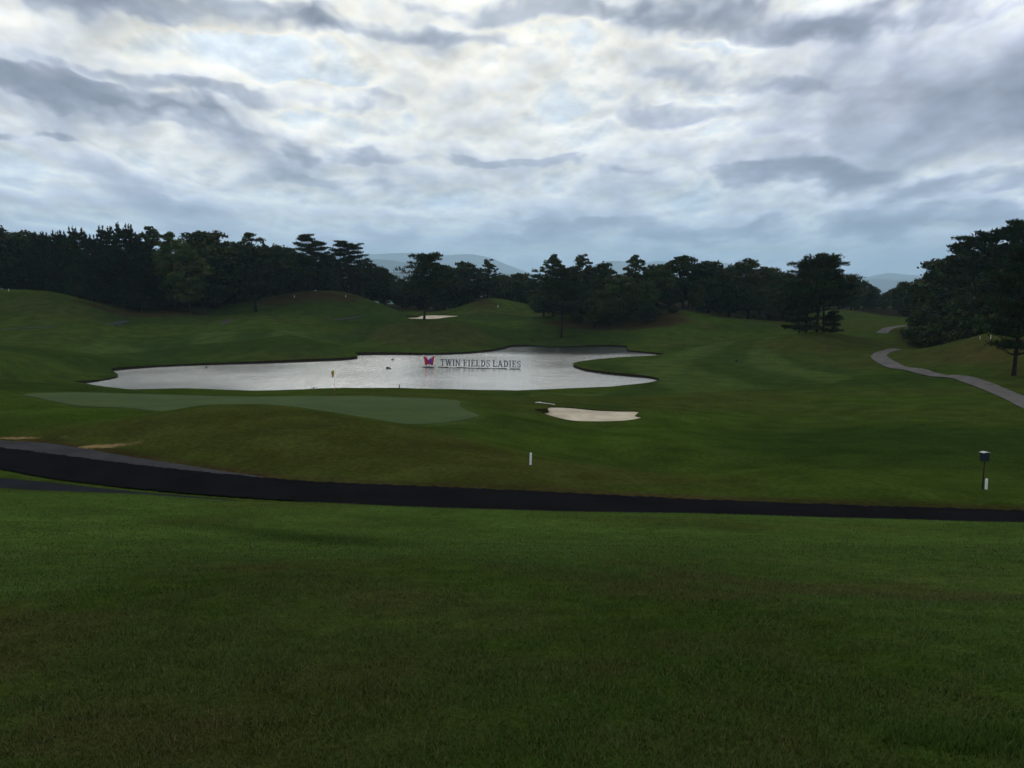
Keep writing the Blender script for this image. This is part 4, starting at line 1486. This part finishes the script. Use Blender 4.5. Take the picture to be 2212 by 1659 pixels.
# wood above the cart path
qn = 0
lbp, gp = 'layered dark pine in the tall wood above the cart path bank', 'pines above the cart path bank'
lbl, g = 'dark broadleaf tree in the tall wood above the cart path bank', 'broadleaf trees above the cart path bank'
for kd, x, y, Y in [('B', 2048, 552, 225), ('Q', 2082, 534, 200), ('Q', 2112, 516, 190), ('Q', 2142, 507, 182), ('Q', 2178, 496, 176), ('Q', 2215, 481, 160), ('Q', 2265, 468, 158), ('Q', 2320, 465, 155), ('B', 2380, 462, 160),
                    ('B', 1992, 628, 232), ('B', 2020, 618, 222), ('B', 2052, 604, 208), ('B', 2085, 598, 196), ('B', 2118, 588, 186), ('B', 2155, 578, 178), ('B', 2195, 570, 170), ('B', 2240, 560, 165), ('B', 2300, 550, 160),
                    ('B', 2010, 660, 200), ('B', 2045, 655, 190), ('B', 2090, 640, 178), ('B', 2130, 630, 172), ('B', 2175, 620, 166), ('B', 1985, 668, 212), ('B', 2225, 610, 160), ('B', 2280, 600, 158), ('Q', 2240, 520, 190), ('B', 2160, 540, 205), ('B', 2110, 560, 215)]:
    if kd == 'Q':
        T(kd, x, y, Y, 'layered pine in the wood above the dry bank, %s from its valley end' % ORD[qn], gp, 'red_pine')
        qn += 1
    else:
        T(kd, x, y, Y, lbl if y > 590 else 'tall dark broadleaf tree inside the wood above the cart path bank', g if y > 590 else 'tall trees above the cart path bank', 'broadleaf_tree')
for x, y, Y in [(1990, 715, 190), (2025, 712, 184), (2060, 705, 176), (2100, 700, 168), (2150, 690, 162), (1965, 720, 205)]:
    T('S', x, y - 12, Y, 'low dark shrub below the tall wood above the cart path bank', 'shrubs above the cart path bank', 'shrub', cat='shrub', wide=1.1)
T('Q', 2206, 545, 112, 'big pine low on the bank beside the cart path with drooping lower limbs', None, 'red_pine', var=1, rot=1.1, wide=.85, tilt=-.02)

# ------------------------------------------------------------------ near grass
def build_grass():
    rng = np.random.default_rng(4)
    Vs, Cs = [], []

    def patch(d0, d1, n, hmin, hmax, wid, amax=R(36)):
        a = rng.uniform(-amax, amax, n)
        d = np.sqrt(rng.uniform(d0 * d0, d1 * d1, n)) if d1 < 6 else np.exp(rng.uniform(math.log(d0), math.log(d1), n))
        x, y = d * np.sin(a), d * np.cos(a)
        clump = fbm(x, y, .22, 3, 70)
        keep = rng.random(n) < np.clip(.62 + 1.1 * (clump - .35), .4, 1)
        x, y, d, clump = x[keep], y[keep], d[keep], clump[keep]
        z = height(x, y) - .004
        n = len(x)
        c = ground_colour(x, y)
        h = (hmin + (hmax - hmin) * rng.random(n) ** 1.6) * (.6 + .9 * clump)
        th = rng.uniform(0, 6.283, n)
        ln = h * (.25 + .85 * rng.random(n))
        w = wid * (.7 + .6 * rng.random(n)) * (d / d0) ** .75
        sx, sy = -np.sin(th) * w, np.cos(th) * w
        # turned so that the blade shows its flat side a little more often
        tip = np.column_stack([x + np.cos(th) * ln, y + np.sin(th) * ln, z + h])
        b0 = np.column_stack([x - sx, y - sy, z])
        b1 = np.column_stack([x + sx, y + sy, z])
        Vs.append(np.stack([b0, b1, tip], 1).reshape(-1, 3))
        br = (.66 + .68 * rng.random((n, 1))) * 1.38
        dry = (rng.random((n, 1)) < .06)
        c = np.where(dry, np.array([[.11, .09, .045]]) * (.6 + .6 * rng.random((n, 1))), c * br * np.column_stack([1 + .18 * rng.normal(size=n), np.ones(n), 1 + .2 * rng.normal(size=n)]).clip(.5, 1.6))
        Cs.append(np.repeat(c, 3, 0))
    patch(2.3, 4.2, 240000, .007, .026, .0012)
    patch(4.2, 9.5, 330000, .008, .027, .0016)
    patch(9.5, 34, 250000, .010, .032, .0036, R(34))
    # a ragged tuft the mower missed, and stray longer stems
    for (qx, qy, rad, n, hh) in [(2120, 1596, .26, 1500, .05), (2190, 1610, .22, 1200, .05), (1000, 1480, 2.2, 900, .045)]:
        q = hit(qx, qy, 2, 8)
        r = rad * np.sqrt(rng.random(n))
        t = rng.uniform(0, 6.283, n)
        x, y = q.x + r * np.cos(t) * 1.6, q.y + r * np.sin(t) * .5
        z = height(x, y) - .004
        h = hh * (.35 + .65 * rng.random(n))
        th = rng.uniform(0, 6.283, n)
        w = .0016
        tip = np.column_stack([x + np.cos(th) * h * .6, y + np.sin(th) * h * .6, z + h])
        Vs.append(np.stack([np.column_stack([x + np.sin(th) * w, y - np.cos(th) * w, z]), np.column_stack([x - np.sin(th) * w, y + np.cos(th) * w, z]), tip], 1).reshape(-1, 3))
        c = COLS['fringe'] * (.9 + .7 * rng.random((n, 1)))
        Cs.append(np.repeat(c, 3, 0))
    V = np.vstack(Vs)
    me = mesh_np('mown_grass', V, np.arange(len(V)).reshape(-1, 3), False, np.vstack(Cs))
    # keep off the road
    o = link('mown_grass', me, MAT['blade'])
    tag(o, 'short mown grass covering the near knoll and lawn', 'grass', None, 'stuff')


m, N, b = mat_new('grass_blade')
at_ = N.n('ShaderNodeVertexColor', layer_name='col')
N.t.links.new(at_.outputs[0], b.inputs['Base Color'])
b.inputs['Roughness'].default_value = .7
b.inputs['Specular IOR Level'].default_value = .04
MAT['blade'] = m
build_grass()

# ------------------------------------------------------------------ small things on the course
MAT['white'] = plain('white_paint', (.72, .74, .74), .55, var=.1, scale=9)
MAT['lid'] = plain('pale_grey_lid', (.34, .35, .34), .6, var=.15, scale=9)
MAT['steel'] = plain('galvanised_steel', (.42, .43, .44), .45, .6, .15, 8)
MAT['letter'] = plain('grey_letter_paint', (.10, .115, .125), .6, .0, .15, 4)
MAT['floatwood'] = plain('wet_dark_timber', (.012, .018, .016), .7, var=.35, scale=3)
MAT['crimson'] = plain('crimson_panel', (.36, .012, .045), .5, var=.12, scale=3)
MAT['maroon'] = plain('dark_red_panel', (.12, .006, .02), .5, var=.12, scale=3)
MAT['violet'] = plain('violet_panel', (.06, .03, .30), .5, var=.12, scale=3)
MAT['pale'] = plain('pale_panel', (.62, .64, .68), .5, var=.08, scale=3)
MAT['yellow'] = plain('flag_cloth', (.36, .25, .015), .8, var=.1, scale=5)
MAT['redpole'] = plain('pole_red_paint', (.30, .05, .03), .5, var=.1, scale=5)
MAT['bluebox'] = plain('dark_blue_green_plastic', (.006, .016, .026), .45, var=.2, scale=6)
MAT['postdark'] = plain('dark_brown_post', (.020, .010, .007), .8, var=.3, scale=6)
MAT['rock'] = plain('wet_rock', (.030, .030, .020), .6, var=.4, scale=4)

# flagstick in the green
p = hit(723, 857.0, 60, 90)
root = link('flagstick', None)
root.location = p
tag(root, 'thin flagstick with a yellow flag standing in the putting green', 'flagstick')
h = (857.0 - 796) / FOC * p.y
MB().tube([(0, 0, 0), (0, 0, h * .42)], .016, 8).build('lower_pole', MAT['redpole'], root, True)
MB().tube([(0, 0, h * .42), (0, 0, h)], .013, 8).build('upper_pole', MAT['white'], root, True)
V, F = [], []
nu, nv = 10, 8
for i in range(nu + 1):
    for j in range(nv + 1):
        u, v = i / nu, j / nv
        # limp cloth: the fly hangs down close to the pole
        x = -.02 - .26 * u * (.55 + .45 * v)
        V.append((x, .06 * math.sin(u * 7 + v * 2) * u, h - .06 - (1 - v) * .52 - .30 * u * (1 - v * .2)))
for i in range(nu):
    for j in range(nv):
        a = i * (nv + 1) + j
        F.append((a, a + nv + 1, a + nv + 2, a + 1))
me = bpy.data.meshes.new('flag')
me.from_pydata(V, [], F)
fo = link('flag', me, MAT['yellow'], root)
fo.modifiers.new('cloth thickness', 'SOLIDIFY').thickness = .006
for pl in me.polygons:
    pl.use_smooth = True
MB().tube([(0, 0, -.06), (0, 0, .005)], .054, 14).build('cup', MAT['white'], root)


def stake(x, y, d0, d1, px, label, group=None, wmul=1.0, tilt=0.0):
    p = hit(x, y, d0, d1)
    hh = px / FOC * p.y
    w = max(.045, hh * .075) * wmul
    mb = MB()
    n = 12
    rings = [(-.15, 1), (hh * .9, 1), (hh * .97, .85), (hh, .45)]
    v = [Vector((math.cos(k * 2 * math.pi / n) * w * q, math.sin(k * 2 * math.pi / n) * w * q * .8, z)) for z, q in rings for k in range(n)]
    f = [(i * n + k, i * n + (k + 1) % n, (i + 1) * n + (k + 1) % n, (i + 1) * n + k) for i in range(3) for k in range(n)] + [tuple(range(3 * n, 4 * n))]
    mb.add(v, f)
    o = mb.build('boundary_stake', MAT['white'])
    o.location = p
    o.rotation_euler = (0, tilt, 0)
    return tag(o, label, 'stake', group)


stake(1146, 1004, 35, 60, 27, 'white boundary stake alone on the rough mound above the road', wmul=1.05, tilt=.02)
stake(2130, 1057, 33, 60, 24, 'white boundary stake beside the dark box on a post', wmul=1.2)
stake(2140, 732, 100, 175, 8, 'thick white stake on top of the dry bank', wmul=1.1)
stake(2117, 733, 100, 175, 7, 'slim white stake on the dry bank near the thick one', wmul=.7)
for x, y in ((636, 643), (747, 642)):
    stake(x, y, 220, 275, 5, 'tiny white stake on the brown-topped hill', 'stakes on the brown-topped hill')
stake(1076, 664, 240, 300, 5, 'tiny white stake on the grassy hillock beside the far bunker')
stake(19, 629, 190, 240, 5, 'tiny white stake on the grassy hill in front of the wood')

# box on its post
p = hit(2123, 1057, 33, 60)
h = (1057 - 973) / FOC * p.y
s = h / 1.75
root = link('post_box', None)
root.location = p
root.rotation_euler = (0, 0, R(14))
tag(root, 'dark blue-green box with a pale top standing on a thin post', 'post box')
MB().tube([(-.02 * s, 0, -.2), (-.01 * s, 0, .8 * s), (.005 * s, 0, 1.36 * s)], .035 * s, 10).build('post', MAT['postdark'], root, True)
bm = bmesh.new()
bmesh.ops.create_cube(bm, size=1)
for v in bm.verts:
    k = .94 if v.co.z < 0 else 1.0
    v.co = Vector((v.co.x * .34 * s * k, v.co.y * .26 * s * k, v.co.z * .40 * s + 1.52 * s))
bmesh.ops.bevel(bm, geom=list(bm.edges), offset=.02 * s, segments=3, affect='EDGES')
me = bpy.data.meshes.new('box')
bm.to_mesh(me)
bm.free()
box = link('box', me, MAT['bluebox'], root)
mb = MB()
n = 9
V = []
for j in (0, 1):
    for i in range(n):
        t = i / (n - 1)
        x = (-.5 + t) * .37 * s
        V.append((x, (-.5 + j) * .29 * s, 1.725 * s + .03 * s * math.sin(math.pi * t)))
V += [(a, b, c - .022 * s) for a, b, c in V]
F = [(i, i + 1, n + i + 1, n + i) for i in range(n - 1)] + [(2 * n + i + 1, 2 * n + i, 3 * n + i, 3 * n + i + 1) for i in range(n - 1)]
F += [(i + 1, i, 2 * n + i, 2 * n + i + 1) for i in range(n - 1)] + [(n + i, n + i + 1, 3 * n + i + 1, 3 * n + i) for i in range(n - 1)] + [(0, n, 3 * n, 2 * n), (2 * n - 1, n - 1, 3 * n - 1, 4 * n - 1)]
mb.add(V, F)
mb.build('lid', MAT['lid'], root)

# rake left beside the near bunker
a, b_ = hit(1162.5, 870.5, 70, 100), hit(1198.5, 875, 70, 100)
root = link('bunker_rake', None)
root.location = a
tag(root, 'white-handled rake lying on the grass beside the near bunker', 'rake')
d = b_ - a
d.z += .0
MB().tube([(0, 0, .06), tuple(d * .5 + Vector((0, 0, .07))), tuple(d + Vector((0, 0, .06)))], .022, 8).build('handle', MAT['white'], root, True)
mb = MB()
side = Vector((-d.y, d.x, 0)).normalized()
MB().tube([tuple(side * -.3 + Vector((0, 0, .07))), tuple(side * .3 + Vector((0, 0, .07)))], .028, 8).build('head', MAT['white'], root, True)
for k in range(9):
    q = side * (-.28 + .07 * k)
    mb = MB()
    mb.tube([tuple(q + Vector((0, 0, .07))), tuple(q + Vector((0, 0, -.01)))], .008, 6)
    mb.build('tine', MAT['white'], root)


# markers on the fairway and by the green
def marker(x, y, d0, d1, w, hh, mat, name, label):
    p = hit(x, y, d0, d1)
    mb = MB()
    n = 12
    rings = [(-.05, 1), (hh * .6, 1), (hh * .88, .8), (hh, .4)]
    v = [Vector((math.cos(k * 2 * math.pi / n) * w * q, math.sin(k * 2 * math.pi / n) * w * q, z)) for z, q in rings for k in range(n)]
    f = [(i * n + k, i * n + (k + 1) % n, (i + 1) * n + (k + 1) % n, (i + 1) * n + k) for i in range(3) for k in range(n)] + [tuple(range(3 * n, 4 * n))]
    o = mb.add(v, f).build(name, mat, None, True)
    o.location = p
    tag(o, label, 'marker')


marker(1590.6, 782, 120, 190, .22, .5, MAT['postdark'], 'yardage_marker', 'small dark marker post on the striped fairway nearer the pond inlet')
marker(1478, 745, 150, 230, .2, .4, MAT['postdark'], 'yardage_marker', 'small dark marker far up the striped fairway')
marker(678, 840, 80, 100, .15, .25, MAT['steel'], 'sprinkler_cap', 'small grey cap on the turf lip between the green and the pond')
marker(863, 839.5, 80, 100, .05, .45, MAT['postdark'], 'marker_post', 'thin dark post on the turf lip between the green and the pond')


def rock(x, y, w, hh, seed, label):
    q = on_level(x, y, WATER)
    rng = np.random.default_rng(seed)
    bm = bmesh.new()
    bmesh.ops.create_icosphere(bm, subdivisions=3, radius=1)
    for v in bm.verts:
        k = 1 + .22 * math.sin(v.co.x * 4 + seed) * math.cos(v.co.y * 3.3) + .06 * rng.normal()
        v.co = Vector((v.co.x * w / 2 * k, v.co.y * w * .32 * k, v.co.z * hh * k))
    me = bpy.data.meshes.new('rock')
    bm.to_mesh(me)
    bm.free()
    o = link('rock', me, MAT['rock'])
    o.location = (float(q[0]), float(q[1]), WATER - .02)
    return tag(o, label, 'rock')


rock(839, 796.5, 1.0, .34, 3, 'low dark rock breaking the pond surface near the butterfly emblem')
rock(848, 777.5, .45, .3, 5, 'small dark rock in the pond close to the far bank')
rock(446, 794.5, .5, .3, 8, 'small dark rock by the long straight bank of the pond')

# ------------------------------------------------------------------ lettering on the pond
A0 = on_level(951, 793.6, WATER)
A1 = on_level(1125, 797.6, WATER)
ex = Vector((float(A1[0] - A0[0]), float(A1[1] - A0[1]), 0))
LEN = ex.length
ang = math.atan2(ex.y, ex.x)
sign = link('letter_sign', None)
sign.location = (float(A0[0]), float(A0[1]), WATER)
sign.rotation_euler = (0, 0, ang)
tag(sign, 'grey serif letters spelling TWIN FIELDS LADIES on a frame standing in the pond', 'sign')
CH = 1.16
ZB = .30


def bar(mb, x0, z0, x1, z1, w, y0, y1):
    d = Vector((x1 - x0, 0, z1 - z0))
    n = Vector((-d.z, 0, d.x)).normalized() * (w / 2)
    mb.prism([(x0 - n.x, z0 - n.z), (x1 - n.x, z1 - n.z), (x1 + n.x, z1 + n.z), (x0 + n.x, z0 + n.z)], y0, y1)


def arc(mb, cx, cz, rx, rz, a0, a1, w, y0, y1, n=12):
    o, i_ = [], []
    for k in range(n + 1):
        a = a0 + (a1 - a0) * k / n
        o.append((cx + math.cos(a) * rx, cz + math.sin(a) * rz))
        i_.append((cx + math.cos(a) * (rx - w), cz + math.sin(a) * (rz - w * .8)))
    for k in range(n):
        mb.prism([o[k], o[k + 1], i_[k + 1], i_[k]], y0, y1)


def glyph(ch):
    """slab-serif capital, unit height 1; returns MB and advance"""
    mb = MB()
    S, T_, q = .18, .115, .105       # stem, thin, serif thickness
    d = [0]

    def v(x, z0=0, z1=1, w=S):
        d[0] += .003
        mb.box((x - w / 2, -.04 - d[0], z0), (x + w / 2, .04 + d[0], z1))

    def hbar(x0, x1, z, w=q):
        d[0] += .003
        mb.box((x0, -.04 - d[0], z - w / 2), (x1, .04 + d[0], z + w / 2))

    def serif(x, z, w=.36):
        hbar(x - w / 2, x + w / 2, z + (q / 2 if z < .5 else -q / 2))

    def diag(x0, z0, x1, z1, w):
        d[0] += .003
        bar(mb, x0, z0, x1, z1, w, -.04 - d[0], .04 + d[0])
    if ch == 'T':
        v(.42)
        hbar(.0, .84, 1 - T_ / 2, T_)
        serif(.42, 0)
        v(.03, .72, 1, .06)
        v(.81, .72, 1, .06)
        adv = .84
    elif ch == 'W':
        diag(.14, 1, .36, 0, S)
        diag(.36, 0, .58, 1, T_)
        diag(.58, 1, .80, 0, S)
        diag(.80, 0, 1.02, 1, T_)
        serif(.14, 1, .32)
        serif(.58, 1, .3)
        serif(1.02, 1, .28)
        adv = 1.16
    elif ch == 'I':
        v(.2)
        serif(.2, 0)
        serif(.2, 1)
        adv = .4
    elif ch == 'N':
        v(.16, 0, 1, T_)
        v(.76, 0, 1, T_)
        diag(.15, 1, .76, 0, S)
        serif(.14, 1, .28)
        serif(.16, 0, .3)
        serif(.76, 1, .3)
        adv = .92
    elif ch in 'FEL':
        v(.2)
        serif(.2, 0)
        serif(.2, 1)
        if ch != 'L':
            hbar(.2, .70, 1 - T_ / 2, T_)
            v(.68, .70, 1, .06)
            hbar(.2, .54, .52, T_)
            v(.53, .38, .66, .06)
        if ch != 'F':
            hbar(.2, .74, T_ / 2, T_)
            v(.72, 0, .32, .06)
        adv = .76
    elif ch == 'D':
        v(.2)
        serif(.18, 0, .34)
        serif(.18, 1, .34)
        arc(mb, .30, .5, .50, .5, -math.pi / 2, math.pi / 2, S, -.06, .06, 14)
        adv = .84
    elif ch == 'S':
        arc(mb, .33, .73, .29, .27, R(20), R(270), .13, -.05, .05, 12)
        arc(mb, .33, .27, .31, .27, R(90), R(-160), .13, -.055, .055, 12)
        v(.58, .68, .98, .06)
        v(.05, .02, .34, .06)
        adv = .66
    elif ch == 'A':
        diag(.14, 0, .44, 1, T_)
        diag(.44, 1, .76, 0, S)
        hbar(.22, .66, .33, T_)
        serif(.14, 0, .28)
        serif(.76, 0, .34)
        adv = .92
    return mb, adv


text = 'TWIN FIELDS LADIES'
gap, sp = .12, .36
tot = 0
for ch in text:
    tot += sp if ch == ' ' else glyph(ch)[1] + gap
k = LEN / (tot - gap)
x = 0
for ch in text:
    if ch == ' ':
        x += sp * k
        continue
    mb, adv = glyph(ch)
    mb.v = [(x + a * k, b * 1.0, ZB + c * CH) for a, b, c in mb.v]
    mb.build('letter', MAT['letter'], sign)['label'] = 'grey serif letter ' + ch
    x += (adv + gap) * k
for zz in (ZB + CH * .94, ZB + CH * .5):
    MB().tube([(-.1, .10, zz), (LEN + .1, .10, zz)], .018, 6).build('rail', MAT['steel'], sign)
for f in (.05, .185, .33, .485, .69, .845, .985):
    MB().tube([(LEN * f, .12, -.4), (LEN * f, .12, ZB + CH)], .026, 8).build('post', MAT['steel'], sign)
for (f0, f1, zz) in [(-.02, .11, .10), (.11, .21, .04), (.21, .33, .10), (.33, .47, .05), (.47, .60, .10), (.60, .72, .055), (.72, .83, .10), (.87, .99, .10)]:
    MB().box((LEN * f0, -.25, -.12), (LEN * f1 - .05, .35, zz)).build('float_board', MAT['floatwood'], sign)

B0 = on_level(927, 793.5, WATER)
emb = link('butterfly_emblem', None)
emb.location = (float(B0[0]), float(B0[1]), WATER)
emb.rotation_euler = (0, 0, ang)
tag(emb, 'red and violet butterfly emblem with white edges standing on a raft in the pond', 'emblem')
BW, BH, BZ = 2.15, 1.72, .32
left = [(-.50, 1.0), (-.40, .95), (-.20, .80), (-.07, .60), (-.02, .52), (-.02, .20), (-.10, .12), (-.20, .02), (-.33, .04), (-.37, .22), (-.38, .40), (-.40, .58), (-.45, .80)]


def wing(poly, grow):
    c = np.mean(poly, 0)
    return [((p[0] - c[0]) * grow + c[0], (p[1] - c[1]) * grow + c[1]) for p in poly]


def to(poly, mir=1):
    pl = [(p[0] * mir * BW, BZ + p[1] * BH) for p in poly]
    return pl if mir > 0 else pl[::-1]


for mir in (1, -1):
    MB().prism(to(wing(left, 1.10), mir), .0, .03).build('wing_border', MAT['white'], emb)
    w_ = MB().prism(to(left, mir), -.03, -.003).build('wing', MAT['crimson'], emb)
    for ax, az_, bx, bz in [(-.06, .5, -.42, .88), (-.06, .46, -.36, .60), (-.06, .40, -.34, .36), (-.06, .34, -.24, .10)]:
        mb = MB()
        bar(mb, ax * BW * mir, BZ + az_ * BH, bx * BW * mir, BZ + bz * BH, .035, -.042, -.031)
        mb.build('wing_vein', MAT['maroon'], w_)
MB().prism(to([(.02, .62), (.10, .80), (.16, .72), (.22, .52), (.20, .30), (.12, .10), (.07, .26), (.02, .36)]), -.060, -.044).build('violet_figure', MAT['violet'], emb)
MB().prism(to([(-.16, .80), (-.05, .62), (.03, .60), (.10, .84), (.06, .92), (-.08, .92)]), -.02, .02).build('head_panel', MAT['pale'], emb)
MB().prism(to([(-.035, .10), (.035, .10), (.03, .58), (-.03, .58)]), -.052, -.032).build('body', MAT['maroon'], emb)
for sx in (-.22, .0, .22):
    MB().tube([(sx * BW, .06, -.4), (sx * BW, .06, BZ + .5 * BH)], .04, 8).build('post', MAT['floatwood'], emb)
MB().box((-1.35, -.35, -.12), (1.0, .45, .11)).build('raft', MAT['floatwood'], emb)

# ------------------------------------------------------------------ the air between here and the ranges
m = bpy.data.materials.new('valley_haze')
m.use_nodes = True
m.node_tree.nodes.clear()
mo = m.node_tree.nodes.new('ShaderNodeOutputMaterial')
pv = m.node_tree.nodes.new('ShaderNodeVolumePrincipled')
pv.inputs['Color'].default_value = (.57, .80, 1.0, 1)
pv.inputs['Density'].default_value = HAZE_DENSITY
pv.inputs['Anisotropy'].default_value = 0.3
m.node_tree.links.new(pv.outputs[0], mo.inputs['Volume'])
hb = MB()
hb.box((-26000, -26000, -90), (26000, 26000, 920))
hz_o = hb.build('haze', m)
tag(hz_o, 'thin blue haze filling the air over the valley', None, None, 'stuff')
